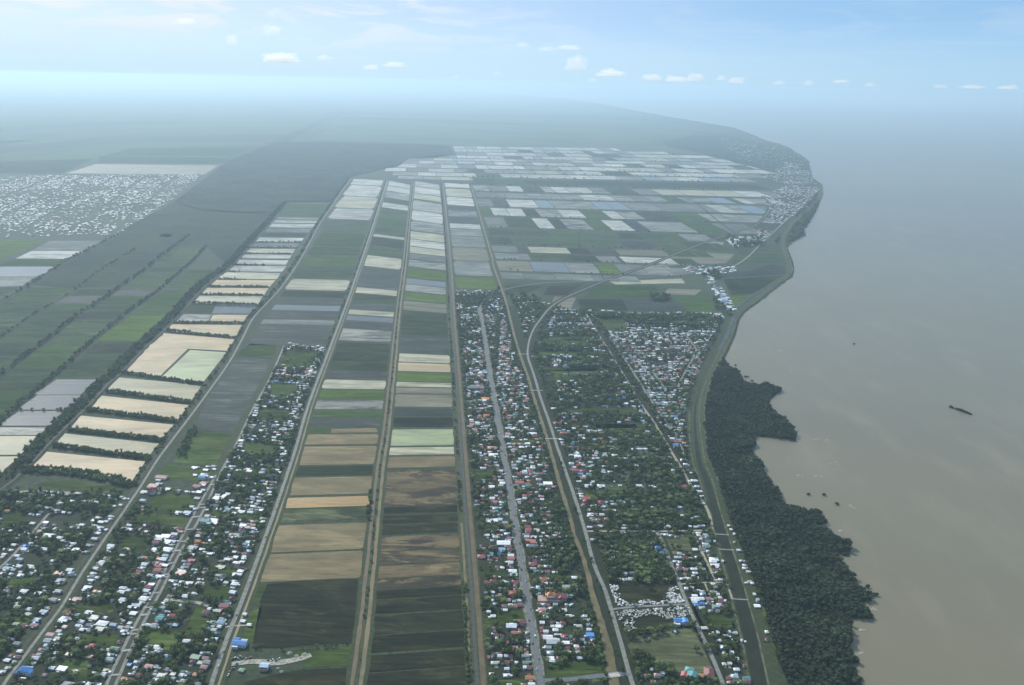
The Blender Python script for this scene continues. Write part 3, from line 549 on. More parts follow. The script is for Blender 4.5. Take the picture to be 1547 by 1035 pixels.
for q in [((763, 428), (820, 432), (790, 446), (765, 446), 'mgreen'), ((830, 432), (880, 430), (855, 446), (820, 446), 'dbrown'), ((838, 448), (870, 450), (862, 468), (830, 466), 'gtan'), ((905, 430), (990, 432), (1000, 450), (880, 450), 'green'), ((872, 452), (940, 452), (950, 470), (880, 470), 'dgreen'), ((945, 452), (1010, 452), (1040, 470), (955, 470), 'slate'),
          ((1010, 436), (1060, 438), (1050, 446), (1000, 445), 'gtan'), ((1015, 447), (1066, 448), (1085, 472), (1040, 471), 'green'), ((920, 425), (1030, 421), (1035, 428), (930, 430), 'cream'), ((1080, 418), (1165, 400), (1186, 404), (1186, 414), (1090, 420), 'slate'), ((1092, 422), (1180, 417), (1140, 444), (1105, 446), 'dgreen'), ((1095, 449), (1136, 446), (1112, 468), (1100, 466), 'bgreen'),
          ((1030, 380), (1110, 384), (1096, 398), (990, 402), 'gtan'), ((1120, 376), (1180, 378), (1184, 396), (1105, 398), 'mgreen'), ((1040, 372), (1095, 362), (1090, 376), (1035, 378), 'lgrey'), ((1165, 306), (1200, 308), (1180, 330), (1150, 340), 'mgreen'), ((1010, 405), (1060, 406), (1060, 414), (960, 416), 'lgrey'), ((1070, 404), (1105, 402), (1090, 414), (1066, 414), 'mgreen')]:
    fquad(list(q[:-1]), q[-1], 0.28)
for y0, a, b in [(468, 500, 545), (229, 480, 525), (232, 545, 600), (236, 470, 500)]: pass
for q in [((480, 234), (520, 236), (515, 243), (478, 241)), ((528, 235), (560, 236), (556, 246), (522, 244)), ((566, 237), (600, 238), (590, 247), (560, 246)), ((604, 238), (636, 240), (632, 248), (600, 247)), ((520, 255), (548, 256), (546, 261), (518, 260))]: fquad(list(q), 'lgrey', 0.5)

# ================================================================= village and forest grounds
VG = [[(-40, 752), (27, 742), (140, 744), (205, 748), (178, 786), (120, 872), (65, 954), (7, 1033), (-30, 1080), (-60, 1080)],
      [(216, 738), (300, 744), (292, 779), (237, 886), (182, 989), (150, 1075), (-10, 1075), (65, 954), (147, 831)],
      [(429, 524), (496, 532), (467, 609), (446, 680), (417, 766), (374, 886), (343, 965), (306, 1075), (165, 1075), (223, 930), (302, 783), (357, 671)],
      [(686, 440), (740, 444), (757, 436), (766, 462), (786, 537), (817, 633), (841, 714), (868, 810), (896, 903), (920, 989), (934, 1075), (727, 1075), (717, 900), (704, 755), (696, 640), (690, 500)],
      [(770, 446), (860, 470), (1090, 476), (1085, 520), (1055, 590), (1049, 661), (1066, 725), (1090, 807), (1121, 920), (1148, 1035), (1158, 1075), (976, 1075), (940, 978), (894, 841), (828, 633), (798, 530), (780, 480)],
      [(1104, 800), (1120, 830), (1150, 905), (1165, 960), (1182, 1035), (1196, 1080), (1180, 1075), (1152, 972), (1120, 860), (1100, 808)],
      [(1150, 296), (1215, 290), (1236, 292), (1205, 325), (1175, 348), (1140, 372), (1095, 366), (1140, 345), (1165, 322)]]
for p in VG: sheet('village_ground', p, 0.08, M['town'])
MG = [(1092, 545), (1080, 560), (1069, 595), (1064, 640), (1071, 690), (1090, 745), (1108, 800), (1128, 850), (1145, 895), (1160, 940), (1172, 990), (1192, 1035), (1215, 1110), (1315, 1110)] + [(x - 2, y) for x, y in COAST[2:50]]
sheet('mangrove_floor', MG, 0.06, M['mangrove_floor'])

# ================================================================= banks, canals, dams and roads
ribbon('embankment', C1, 26, 0.30, M['bank'], 0, .2); ribbon('canal', C1, 5.2, 0.50, M['brownwater'], -5.4, .5); ribbon('canal', C1, 5.4, 0.50, M['tanwater'], 5.2, .45); ribbon('hedge_bank', C1, 3.5, 0.45, M['bankl'], 0, .5)
ribbon('embankment', C2, 27, 0.30, M['bankl'], -1, .15); ribbon('canal', [p for p in C2 if p[1] > 780] , 3.8, 0.50, M['tanwater'], -8.5, .5); ribbon('canal', C2, 6.6, 0.50, M['brownwater'], 7.0, .1); ribbon('dam_track', C2, 4.6, 0.55, M['rail'], -0.5)
ribbon('embankment', R3, 24, 0.30, M['bank'], 4, .2); ribbon('canal', R3, 3.2, 0.52, M['tanwater'], 9.0, .6); ribbon('road', R3, 6.0, 0.60, M['lane'], 0.0, 0.15)
ribbon('embankment', T1, 46, 0.32, M['bankd'], 0, .25); ribbon('canal', T1, 5, 0.5, M['darkwater'], 14, .3)
ribbon('embankment', T2, 17, 0.32, M['bankd'], 0, .3); ribbon('embankment', T3, 20, 0.32, M['bankd'], 0, .3); ribbon('embankment', T4, 10, 0.32, M['bankd'], 0, .3); ribbon('embankment', T5, 28, 0.32, M['bankd'], 0, .3); ribbon('farm_track', T5, 5, 0.6, M['bankl'], 6)
ribbon('embankment', R2, 30, 0.28, M['bank'], -6, .2); ribbon('canal', R2, 4, 0.46, M['darkwater'], -9, .3); ribbon('road', R2, 4.4, 0.60, M['lane'], 0, .15)
ribbon('lane', R1, 4.6, 0.60, M['lane'], 0, .2)
ribbon('embankment', R2R, 20, 0.26, M['bank'], -8, .15); ribbon('road', R2R, 4.4, 0.60, M['lane'], 0, .15); ribbon('road', R2L, 4.2, 0.60, M['lane'], 0, .15)
mid = [((interp(R2L, y) + interp(R2R, y)) / 2, y) for y in (1075, 1035, 989, 941, 886, 838, 779, 731)] + [(352, 680), (378, 626), (404, 578), (424, 532)]
ribbon('canal', mid[:8], 9.5, 0.42, M['darkwater'], 0, .12)
ribbon('verge', MR[:14], 14, 0.30, M['shoulder'], 0, .5); ribbon('road', MR, 7.2, 0.60, M['asphalt'])
ribbon('embankment', C3[:18], 34, 0.28, M['bankd'], 10, .15); ribbon('embankment', C3[17:], 30, 0.28, M['bank'], 0, .2)
def ribbon_var(name, pxpoly, widths, z, m, wob=.3):
    pts = densify(ground_line(pxpoly), 8); V = []; Fc = []; n = len(pts)
    for i, p in enumerate(pts):
        a = pts[max(i - 1, 0)]; b = pts[min(i + 1, n - 1)]; d = (b - a).normalized(); s = Vector((d.y, -d.x, 0))
        y = to_px(p)[1]; w = np.interp(y, [q[0] for q in widths], [q[1] for q in widths]) / 2
        w1 = w * (1 + wob * noise.noise(p * .06)); w2 = w * (1 + wob * noise.noise(p * .06 + Vector((9, 9, 9))))
        V += [tuple((p - s * w1).xy) + (z,), tuple((p + s * w2).xy) + (z,)]
        if i: Fc.append((2 * i - 2, 2 * i - 1, 2 * i + 1, 2 * i))
    me = mesh(name, V, Fc, m)
    if me.polygons[0].normal.z < 0: me.flip_normals()
    ROADLINES.append((pts, widths[-1][1] / 2, 0))
    return tag(link(name, me), kind='structure')
ribbon_var('canal', C3, [(400, 6), (530, 7), (700, 7), (850, 6.5), (900, 9), (1000, 12.5), (1070, 13)], 0.5, M['tanwater'], .5)
ribbon('road', R4[:17], 5.8, 0.62, M['lane'], 0, .2); ribbon('embankment', R4[16:], 26, 0.33, M['bankd'], 0, .2); ribbon('road', R4[16:], 5.0, 0.62, M['lane'])
ribbon('canal', R4[:10], 8, 0.40, M['darkwater'], -14, .4)
ribbon('road', R5, 5.0, 0.60, M['dirt'], 0, .15); ribbon('canal', R5, 4, 0.42, M['darkwater'], -7, .3)
ribbon('road', R6, 5.4, 0.60, M['lane'], 0, .15); ribbon('canal', R6[4:], 5.5, 0.42, M['darkwater'], -7.5, .2); ribbon('canal', R6[:6], 4, 0.42, M['darkwater'], -7, .2)
ribbon('lane', R7, 4.6, 0.60, M['dirt'], 0, .3); ribbon('lane', R8, 2.6, 0.60, M['dirt'], 0, .3); ribbon('lane', R9, 3.2, 0.58, M['dirt'], 0, .3)
ribbon('road', L1, 5.0, 0.60, M['dirt']); ribbon('road', L2, 4.6, 0.58, M['lane']); ribbon('road', LA, 5, 0.58, M['dirt'])
ribbon('road', L3, 8.0, 0.64, M['asphalt']); ribbon('embankment', L3, 15, 0.34, M['bank'], 0, .2)
ribbon('embankment', C4, 44, 0.26, M['bank'], 5, .15)
ribbon_var('canal', C4, [(480, 0.5), (560, 1.0), (640, 4), (720, 12), (800, 15), (900, 17.5), (1035, 20)], 0.5, M['darkwater'], .12)
ribbon('dam_track', DIKE, 2.6, 0.60, M['pathl'], -4, .6); ribbon('dam_track', C4[:12], 2.2, 0.56, M['pathl'], -12.5, .7); ribbon('dam_track', DIKE[8:], 2.4, 0.58, M['pathl'], 7, .6)
sheet('shore_scrub', [(1196, 344), (1206, 333), (1226, 318), (1238, 302), (1236, 312), (1224, 330), (1214, 346), (1214, 356), (1194, 366), (1188, 370)], 0.3, M['mangrove_floor'])
ribbon('drain_bank', DIKE[8:], 5, 0.5, M['bankd'], 14, .5)
ribbon('embankment', DIKE[9:], 22, 0.27, M['bankl'], -2, .2)
ribbon('drain', [(1107, 476), (1103, 488), (1098, 502), (1090, 516), (1084, 528)], 9, 0.5, M['bluewater'], -4, .5); ribbon('drain', [(1109, 473), (1122, 462), (1140, 448), (1158, 437)], 5, 0.5, M['bluewater'], -14, .5)
ribbon('track', [(27, 743), (60, 742), (100, 744), (142, 747), (165, 750)], 5, 0.5, M['dirt'], 0, .3)
ribbon('track', [(350, 1003), (380, 1000), (420, 1001), (450, 996), (470, 990)], 9, 0.5, M['yard'], 0, .5)
ribbon('track', [(340, 948), (352, 946), (376, 945)], 3, 0.55, M['yard']); ribbon('track', [(250, 904), (275, 908), (300, 911), (315, 916)], 6, 0.5, M['yard'], 0, .5)
# town streets
for pl in [[(918, 505), (935, 530), (955, 560), (975, 592), (995, 622), (1015, 652), (1033, 682)], [(1005, 476), (1020, 492), (1035, 505), (1052, 528)], [(1052, 528), (1045, 545), (1035, 562), (1024, 585)], [(965, 480), (978, 500), (997, 524)], [(940, 500), (954, 520)], [(985, 560), (1002, 584)], [(1000, 500), (1015, 520)]]:
    ribbon('street', pl, 5.0, 0.5, M['lane'])
for yy, xa, xb in [(472, 830, 1090), (584, 950, 1045), (522, 930, 1065), (533, 940, 1040)]: ribbon('street', [(xa, yy), ((xa + xb) / 2, yy), (xb, yy + 1)], 5.0, 0.52, M['lane'])
ribbon('road', [(1064, 408), (1082, 436), (1095, 458), (1106, 474)], 6, 0.6, M['lane']); ribbon('road', [(1060, 408), (1085, 407), (1105, 404), (1130, 388), (1150, 368), (1180, 340), (1210, 312), (1228, 292)], 7, 0.6, M['lane'])
ribbon('dam_track', [(878, 345), (874, 365), (885, 385), (905, 408), (912, 422)], 5, .5, M['bankd']); ribbon('dam_track', [(1050, 305), (1080, 330), (1110, 352)], 8, .5, M['bankd'])
for y in (473, 441): pass
# ================================================================= houses
# hand-placed: (origin x, origin y, zoom) then "X,Y,width colour" in that enlarged view of the photograph
HAND = [
((0, 730, 6.9), "205,205,80w 75,285,60o 325,110,30g 435,110,60G 510,90,30g 590,95,40g 645,105,30l 545,130,60w 545,155,55t 440,155,25w 635,200,50w 400,240,60w 490,250,60w 595,290,80g 725,305,45y 325,315,60g 400,325,50w 430,295,50g 335,412,60w 475,405,60w 455,430,50G 465,468,65g 155,430,60n 110,425,45G 25,475,45w 120,500,70w 205,535,60w 270,510,50G 170,580,80y 415,490,50g 410,520,90o 510,547,120w 620,562,70w 270,645,80b 320,622,60w 145,635,60w 255,688,70w 370,660,75g 470,688,90w 345,548,50w 45,735,55w 20,765,40r 180,750,60w 90,855,75t 205,795,75w 65,885,80w 200,860,60w 140,895,50g 25,935,60w 115,940,50w 215,955,75w 320,858,60w 385,905,50w 495,910,50G 605,945,85o 730,905,75w 740,942,75w 630,1020,110g 30,1000,80y 775,625,60w 845,525,45w 785,697,75w 710,680,40w 905,712,60g 920,642,70g 990,578,70w 1020,515,60w 1050,470,80w 1105,478,40w 1055,397,70w 1110,395,45w 1150,370,50w 1150,340,50w 1020,353,50w 855,427,60w 805,435,50w 825,460,50w 780,115,70w 805,98,50w 700,110,50g 880,180,40w 940,182,50w 995,188,50w 755,180,60w 805,162,40w 1080,118,40w 1060,148,35l 1145,125,30w 1140,155,30w 1195,165,45w 1265,138,40w 1300,155,40w 1260,222,40w 1195,232,35w 1345,403,60r 1350,437,60w 1290,465,60w 1350,478,65w 1165,655,90w 1150,685,80w 1130,712,60r 1275,745,50w 1320,680,60w 1365,690,30o 1120,790,75y 1060,825,90w 1020,850,50r 1000,888,70w 965,932,50w 960,965,60G 1015,975,50w 950,1005,60w 1370,950,50w"),
((0, 885, 6.9), "95,10,70r 70,58,70g 255,50,85w 400,72,75w 610,57,75w 485,38,30w 495,137,70w 560,145,75y 185,220,80y 300,238,70w 295,290,80y 455,270,90w 490,222,50y 375,355,95w 355,410,90p 250,400,60r 225,435,50w 170,395,70y 800,135,110p 910,15,90w 925,105,60w 900,70,50g 710,240,60r 700,285,70r 765,257,70w 670,340,110w 605,378,40w 845,365,70w 815,408,60w 880,350,50w 930,280,85w 980,338,100y 1065,395,130w 1040,443,100y 1185,410,80w 1255,425,70g 1330,425,60g 1350,382,50w 1295,475,90w 610,470,60G 520,515,90r 600,540,70y 500,575,85g 490,610,80g 430,660,70p 415,712,80g 375,757,90w 350,720,40r 350,802,40w 710,705,60y 590,695,60w 175,605,80y 205,675,60w 120,720,70r 190,735,55r 75,770,70w 150,790,50y 80,853,70y 25,893,70w 300,850,90w 235,965,65w 195,1020,60r 645,870,110w 545,850,70w 790,885,45w 975,905,55w 1105,875,75y 1070,925,85w 1145,765,90y 1150,715,90w 1195,660,100n 1130,660,60y 970,635,110R 905,635,60p 1055,665,60w 1250,575,60r 820,1005,70t 930,1015,70w 1020,1025,70w 700,1028,130G 1285,25,80w 1335,40,50w 1270,68,80w 1280,150,90w 1355,212,50w 1270,290,40w"),
((180, 690, 6.9), "445,212,130r 410,235,60g 415,280,80g 350,305,110r 425,325,50w 505,330,70w 620,347,50y 705,357,40w 780,365,55w 832,370,60w 265,358,80g 245,457,65w 420,372,30g 815,425,70G 880,343,50w 885,188,85w 925,212,50r 965,208,50w 885,265,90r 815,305,90r 880,290,50w 790,185,40w 925,98,50w 985,98,60g 790,105,70w 995,123,40w 905,130,60w 1170,95,60w 1165,120,50t 1155,150,40r 1140,190,60w 1225,10,70w 1230,135,30w 1345,125,50w 1355,152,60w 1125,270,55p 1100,243,40w 1045,320,50r 1130,328,80r 1030,400,60w 1095,405,50w 1035,430,120w 760,522,60w 620,577,80w 715,585,85w 795,540,50w 1010,508,60G 940,545,40w 1040,540,60w 1115,520,40w 1185,527,40w 1240,530,60w 1135,550,60w 1115,575,60w 1195,585,50y 1280,563,80w 1370,578,70w 905,640,70r 985,655,105w 985,685,90w 1150,675,50y 1205,712,60w 1290,718,75w 1355,695,60r 100,680,65r 110,712,70w 50,745,60w 105,755,60w 180,758,70w 215,738,50w 290,775,60w 560,743,55w 635,745,80r 510,803,40w 645,775,60p 580,810,80w 400,825,60w 480,835,110w 415,860,90w 505,878,90w 575,838,70r 565,875,60l 385,893,80r 560,915,50y 385,960,90w 500,970,110w 845,787,50R 985,812,80w 925,832,50b 1095,820,50p 825,825,70w 820,880,80O 875,893,50o 805,915,60r 760,950,110g 865,958,70w 890,993,60w 945,1003,65w 745,982,60g 760,1012,60w 1000,970,40g 1350,880,80w 1370,915,60w 1355,975,60w 140,960,60o 75,955,70w 35,1015,60w"),
((180, 800, 6.9), "480,275,70w 465,313,80w 270,293,110r 215,290,50w 380,340,80p 440,355,50r 260,365,80w 245,392,70w 205,432,75r 175,468,90r 120,455,50w 215,400,60w 415,378,60R 480,365,70w 405,420,90r 375,450,70r 320,480,70w 415,480,80w 360,492,40t 135,540,60n 250,547,60w 335,565,70w 310,600,75R 285,638,80w 275,665,50G 45,610,90w 110,630,70w 40,652,90w 35,735,70w 255,720,100w 235,755,60w 185,788,95w 110,797,40w 150,868,80w 105,965,60w 745,318,95R 680,322,50w 720,355,60r 680,393,90G 650,430,90w 640,462,110p 730,483,50g 775,410,50g 575,530,70w 590,570,60w 575,610,50g 650,540,60w 725,553,90w 840,565,90y 1130,302,75w 1065,380,90y 1235,382,75r 1265,425,70w 1225,468,110w 1300,300,60w 1305,275,50w 1200,530,60w 1205,560,80w 530,682,60y 490,765,60w 495,738,60w 460,805,50g 640,785,40w 640,838,60p 560,900,80R 440,890,60t 425,930,90t 395,975,70r 365,1005,90g 1110,755,70t 1100,795,110r 1030,840,80y 900,868,85r 940,820,40w 1105,877,70R 1070,925,60g 1060,968,90l 1045,1005,50w"),
((200, 900, 7.03), "900,405,80n 865,465,90w 790,465,50w 850,525,80g 745,600,60w 800,600,60G 670,640,110n 780,665,80p 720,705,70n 795,710,80g 640,695,70r 760,758,80p 585,485,100w 175,530,80y 262,550,100w 290,590,70g 110,665,60g 50,710,80w 30,760,50w 175,745,100p 255,745,50w 65,835,60r 10,815,40g 305,855,90g 270,885,70w 430,825,60y 520,835,60w 540,900,75g 700,930,60G 190,930,50w 370,640,30b 1160,780,70n 1195,190,50w 1175,262,60w 1240,300,50w"),
((700, 760, 6.9), "155,25,60w 255,45,35R 330,55,65w 405,18,70t 435,110,70g 300,175,130w 385,165,70l 440,205,75g 445,235,70r 455,320,70w 475,355,55R 335,355,60w 420,410,150w 310,450,65r 480,445,55r 485,480,55r 400,480,80l 285,520,60t 372,520,45b 190,548,90r 495,540,70w 265,548,30w 495,573,85R 280,585,55r 475,620,100w 500,655,60r 515,700,90w 525,740,80l 310,815,70r 425,812,70w 540,812,80r 540,850,50R 545,890,60r 515,940,125R 380,950,35o 350,970,50t 470,1000,60p 530,1015,40w 585,1008,45w 625,148,60w 705,140,60w 635,180,50w 640,210,60r 665,245,85r 680,275,90r 670,310,60r 660,348,60w 735,350,70w 700,392,115R 700,445,90G 757,440,50G 740,210,70g 765,275,80w 805,343,45w 865,340,45w 830,385,80w 895,265,60g 890,200,55w 995,262,80n 1020,302,45w 950,335,60w 1060,345,50w 1010,350,50p 905,352,40p 930,468,45w 1025,468,25w 710,550,70r 725,625,90r 730,675,65g 755,790,60r 835,785,90R 850,830,60w 1160,770,70w 965,790,35r 1070,875,90y 830,55,75w 930,50,50g 1325,110,70w 1345,155,60p 1355,190,60w 1360,230,50r 1315,245,60w 1270,10,70r 1350,380,60w"),
((700, 885, 6.9), "470,135,70p 530,145,40w 585,140,50w 585,190,75r 545,208,50R 330,185,50w 430,210,70p 310,140,40w 265,262,50w 310,307,60w 600,375,95r 500,418,115w 530,480,70R 595,482,60o 665,480,50y 650,515,70r 650,575,80w 450,583,45R 345,540,30w 655,657,60r 645,720,80g 668,695,30o 495,725,40r 445,720,45w 380,725,60w 265,735,35R 305,735,30n 325,797,80y 455,787,60r 555,797,40w 650,790,80n 690,840,60r 640,840,40w 450,923,80w 690,965,100o 710,1025,80w 640,1030,40r 480,1028,60g 820,240,90p 820,272,80p 910,225,40w 815,435,40R 860,470,60w 930,415,45w 990,415,65w 850,515,90r 880,540,110w 1000,515,70w 1060,525,80R 1120,525,45t 935,580,150g 880,645,80y 975,650,60r 1065,585,90w 1090,640,45r 1070,690,80y 900,700,90w 905,750,90w 990,740,50p 940,778,50w 1180,625,60w 1180,685,80w 1160,550,35R 1205,410,65y 1270,303,50w 1280,350,55y 1300,400,45w 1310,450,60w 1320,518,90b 1240,555,50w 1350,555,50w 1245,635,40w 1210,745,60w 1100,305,70w 1370,620,30o"),
((940, 940, 7.03), "180,355,50w 310,490,40w 245,560,35o 375,560,80p 430,530,50w 315,620,30R 1070,265,80w 870,55,70y 1200,105,50l 1195,185,60w 1270,188,30w 1040,185,30w 1135,95,40w 1015,100,40w 965,105,30w 1215,378,50w 1165,318,50w 1080,320,40y 1085,435,50y 1140,430,50w 1300,455,35r 1215,495,70w 1195,575,80l 1130,585,50r 1160,630,60r 1320,600,85t 1320,638,90r 1240,625,50w 1535,95,40w 1535,175,25r 560,90,30w 270,165,40G"),
((980, 770, 6.9), "95,85,55g 65,160,40w 200,145,25R 205,175,50w 500,80,60w 430,165,40w 455,85,40w 525,165,40y 565,160,40w 175,255,60w 225,265,40w 290,275,45G 50,330,55r 20,345,30w 95,398,65b 520,240,60w 525,262,50w 590,265,60w 600,290,70g 620,325,60t 580,350,45w 540,300,35w 685,322,25w 615,425,40w 570,400,50G 635,465,55r 680,510,100w 670,540,80w 690,575,90w 695,610,60r 710,650,40w 750,720,50w 770,530,25w 285,490,45w 275,535,60w 320,540,50w 380,500,55r 440,500,50w 510,490,60w 475,555,55r 540,560,30g 315,605,65R 385,615,50p 470,610,75w 575,612,40g 485,655,60w 380,662,30R 345,712,55w 420,710,60w 500,705,50w 465,685,40w 605,683,30g 300,568,30w 395,815,50w 450,805,40w 520,840,50w 570,845,50g 480,890,65w 560,885,70w 665,845,55y 700,800,50g 720,875,40w 745,910,45w 480,935,90w 480,960,60w 500,985,60b 555,970,60b 620,920,60p 750,945,55r 735,980,60w 780,990,50r 710,1010,70w 800,943,30w 630,950,40r 550,1020,60w 935,415,45w 960,525,40w 995,575,35w 995,603,40w 1030,640,30w 830,160,30w 860,200,30w 890,245,25w 895,330,30g 1050,745,50y 1080,760,40w 1105,872,40w 1150,940,70w 1190,960,45w 1130,995,70w"),
((860, 640, 6.27), "155,25,45w 30,40,60w 190,68,60w 290,62,45w 555,65,40w 740,68,40w 385,137,45w 800,122,40w 240,155,50w 590,140,50g 115,232,80r 20,232,60r 610,235,60w 665,235,55w 720,235,50w 405,238,35w 815,238,40w 70,280,60w 130,268,40w 20,292,40w 80,302,70w 155,300,50w 255,275,40w 335,277,40w 240,305,50p 335,310,55w 430,302,60w 570,298,30w 610,318,30w 520,322,35w 705,315,30w 815,312,50r 860,315,30w 905,313,40r 945,317,30w 115,372,50g 200,367,55w 20,380,50w 60,408,50w 200,408,50w 285,378,35w 305,402,60w 430,400,50w 320,440,40w 385,452,60w 325,465,50w 210,447,40w 635,382,40w 710,380,40w 900,380,30w 935,378,35w 975,380,30w 980,445,50w 1100,385,45w 1080,345,60w 1150,435,30w 1155,460,25w 60,440,80R 125,450,70R 110,473,45b 185,470,50t 80,498,40w 130,518,55o 90,540,50w 225,543,35w 425,543,20w 180,590,85w 300,592,80w 375,588,40r 480,580,40w 573,578,45R 658,588,65w 755,587,45w 815,597,25w 1080,585,75r 95,610,45w 105,636,45r 110,660,50w 155,707,90R 155,728,70R 155,757,75R 115,683,40w 295,735,65R 360,740,45w 400,735,40w 470,738,60t 515,738,30w 590,733,30w 610,750,30b 415,768,60w 457,765,40w 330,780,35w 395,685,30g 505,895,35y 685,893,45w 840,890,45w 895,893,25g 1210,890,55w 1160,890,40w 205,850,55l 185,868,40w 225,893,90p 280,902,30R 235,970,55r 290,965,50w 180,975,50w 230,930,50w 525,958,50y 635,962,45p 820,960,40w 930,943,30R 940,965,45w 1155,960,40w 1195,972,40w 1240,965,40w 1210,597,50w 1230,640,60w 1240,680,30w 1270,750,30w 1180,540,60w 1140,540,25w 1010,193,70b 1000,160,80r 1010,222,50g 975,135,50w"),
((700, 600, 6.9), "225,8,100O 115,42,60w 245,155,60R 240,188,70O 165,155,50p 425,133,60R 430,162,55r 475,62,40R 420,112,50w 500,88,45w 660,108,60w 660,128,60R 705,183,35R 550,215,60r 545,242,60r 605,245,70w 450,222,80r 485,248,60r 285,262,60r 290,290,50w 465,325,60w 475,350,60r 560,350,50r 630,347,35w 720,322,40w 715,375,110w 745,395,60r 235,400,45w 200,410,40l 150,437,65r 305,430,60r 75,385,55w 765,433,45o 510,437,20w 600,440,30w 650,437,40w 185,490,50w 260,485,35w 500,545,40w 490,515,40w 300,530,100p 280,565,60w 310,594,110w 350,618,50w 345,645,50w 340,683,60l 505,600,70r 600,583,75w 665,512,45w 700,600,40w 715,678,40w 780,665,50r 715,712,35w 520,675,40w 530,700,60g 530,725,60g 540,750,60w 535,800,30R 755,818,50o 185,675,45R 150,690,25w 205,740,60w 360,740,40r 210,860,60t 295,862,60R 290,893,50R 385,862,45w 215,885,40w 290,930,80w 390,920,60w 585,890,95R 570,860,50r 575,965,60r 220,970,60r 385,985,50w 880,900,100w 710,945,60n 820,915,60w 980,265,100R 980,315,50p 1000,345,40l 1050,368,80R 1025,435,50w 1030,467,40w 1040,488,40p 1085,490,30t 1140,490,50b 1160,207,50t 1160,240,50r 940,120,60w 1050,175,50w 1045,212,60w 1100,245,40w"),
]
MPP = lambda px, py: ((P(px + 1, py) - P(px, py)).length)
HOUSES = []      # dicts: px, py, x, y, w, d, h, rot, col, shape
def row_dir(px, py):
    """direction (radians) of the lot rows: square to the nearest lanes; leans in the left villages"""
    if px < 520: return -0.17 + 0.05 * noise.noise(Vector((px * .02, py * .02, 0)))
    return 0.0 + 0.02
HG = {}
def hkey(x, y): return (int(x // 40), int(y // 40))
def near_house(x, y, pad=0.0):
    i, j = hkey(x, y)
    for a in (i - 1, i, i + 1):
        for b in (j - 1, j, j + 1):
            for h in HG.get((a, b), ()):
                dx, dy = x - h['x'], y - h['y']; c, s = math.cos(h['rot']), math.sin(h['rot'])
                if abs(dx * c + dy * s) < h['w'] / 2 + pad and abs(-dx * s + dy * c) < h['d'] / 2 + pad: return True
    return False
def add_house(px, py, w, d, col, rot=None, hgt=None, hand=False, shape=None, g=None):
    p = g if g is not None else P(px, py, 3)
    r = random
    h = dict(px=px, py=py, x=p.x, y=p.y, w=w, d=d, h=hgt or (r.uniform(5.0, 6.2) if w > 7.5 and r.random() < .55 else r.uniform(3.0, 4.0)), rot=row_dir(px, py) if rot is None else rot,
             col=col, hand=hand, shape=shape or r.choices(['gable', 'hip', 'ell', 'lean'], [5, 3.2, 2.5, 1])[0])
    HOUSES.append(h); HG.setdefault(hkey(p.x, p.y), []).append(h); return h
for (ox, oy, zf), txt in HAND:
    for tok in txt.split():
        a, b, c = tok.split(','); col = c[-1]; wpx = float(c[:-1]) / zf
        px, py = ox + float(a) / zf, oy + float(b) / zf
        m = MPP(px, py); w = wpx * m * 0.82
        p = P(px, py, 3)
        if near_house(p.x, p.y, 1.0) and w < 30:
            if any(abs(p.x - h['x']) < 4 and abs(p.y - h['y']) < 4 for h in HG.get(hkey(p.x, p.y), ())): continue
        d = max(5.0, min(w * random.uniform(0.62, 0.85), 12)) if w < 22 else random.uniform(8, 11)
        add_house(px, py, w, d, col, hand=True)

# filled in street by street: smaller roofs, sheds and everything farther away
ROADG = {}
for pts, hw, off in ROADLINES:
    for a, b in zip(pts, pts[1:]):
        L = (b - a).length; n = max(1, int(L / 6))
        if L > 4000: continue
        d = (b - a).normalized() if L > 0 else Vector((0, 1, 0)); s = Vector((d.y, -d.x, 0))
        for k in range(n):
            q = a.lerp(b, k / n) + s * off; ROADG.setdefault((int(q.x // 20), int(q.y // 20)), []).append((q.x, q.y, hw))
def on_line(x, y, pad):
    i, j = int(x // 20), int(y // 20)
    for a in (i - 1, i, i + 1):
        for b in (j - 1, j, j + 1):
            for qx, qy, hw in ROADG.get((a, b), ()):
                if (x - qx) ** 2 + (y - qy) ** 2 < (hw + pad) ** 2: return True
    return False
def inpoly(x, y, poly):
    c = False; n = len(poly); j = n - 1
    for i in range(n):
        xi, yi = poly[i][0], poly[i][1]; xj, yj = poly[j][0], poly[j][1]
        if (yi > y) != (yj > y) and x < (xj - xi) * (y - yi) / (yj - yi) + xi: c = not c
        j = i
    return c
OPEN = GR_PATCH + [[(960, 962), (1048, 948), (1060, 975), (1076, 1010), (1082, 1030), (1000, 1012), (948, 975)], [(997, 808), (1040, 808), (1046, 836), (1012, 838)], [(918, 882), (1022, 880), (1036, 912), (1052, 944), (944, 958), (932, 916)]]
OPEN_G = [([P(*q).xy for q in p]) for p in OPEN]
OPEN_B = [(min(q[0] for q in p), max(q[0] for q in p), min(q[1] for q in p), max(q[1] for q in p)) for p in OPEN_G]
def in_open(x, y):
    for p, b in zip(OPEN_G, OPEN_B):
        if b[0] <= x <= b[1] and b[2] <= y <= b[3] and inpoly(x, y, p): return True
    return False
PAL = {'townp': ('wwwwgggGyrRpy', None), 'faint': ('wggGyyryng', None), 'mix': ('wwwwwwwggGGrRpytnlob', None), 'red': ('wwwwwwggrrrRRppylto', None), 'pale': ('wwwwwwwwwggggyyr', None)}
def gline(poly): return sorted([(P(*q).y, P(*q).x) for q in poly])
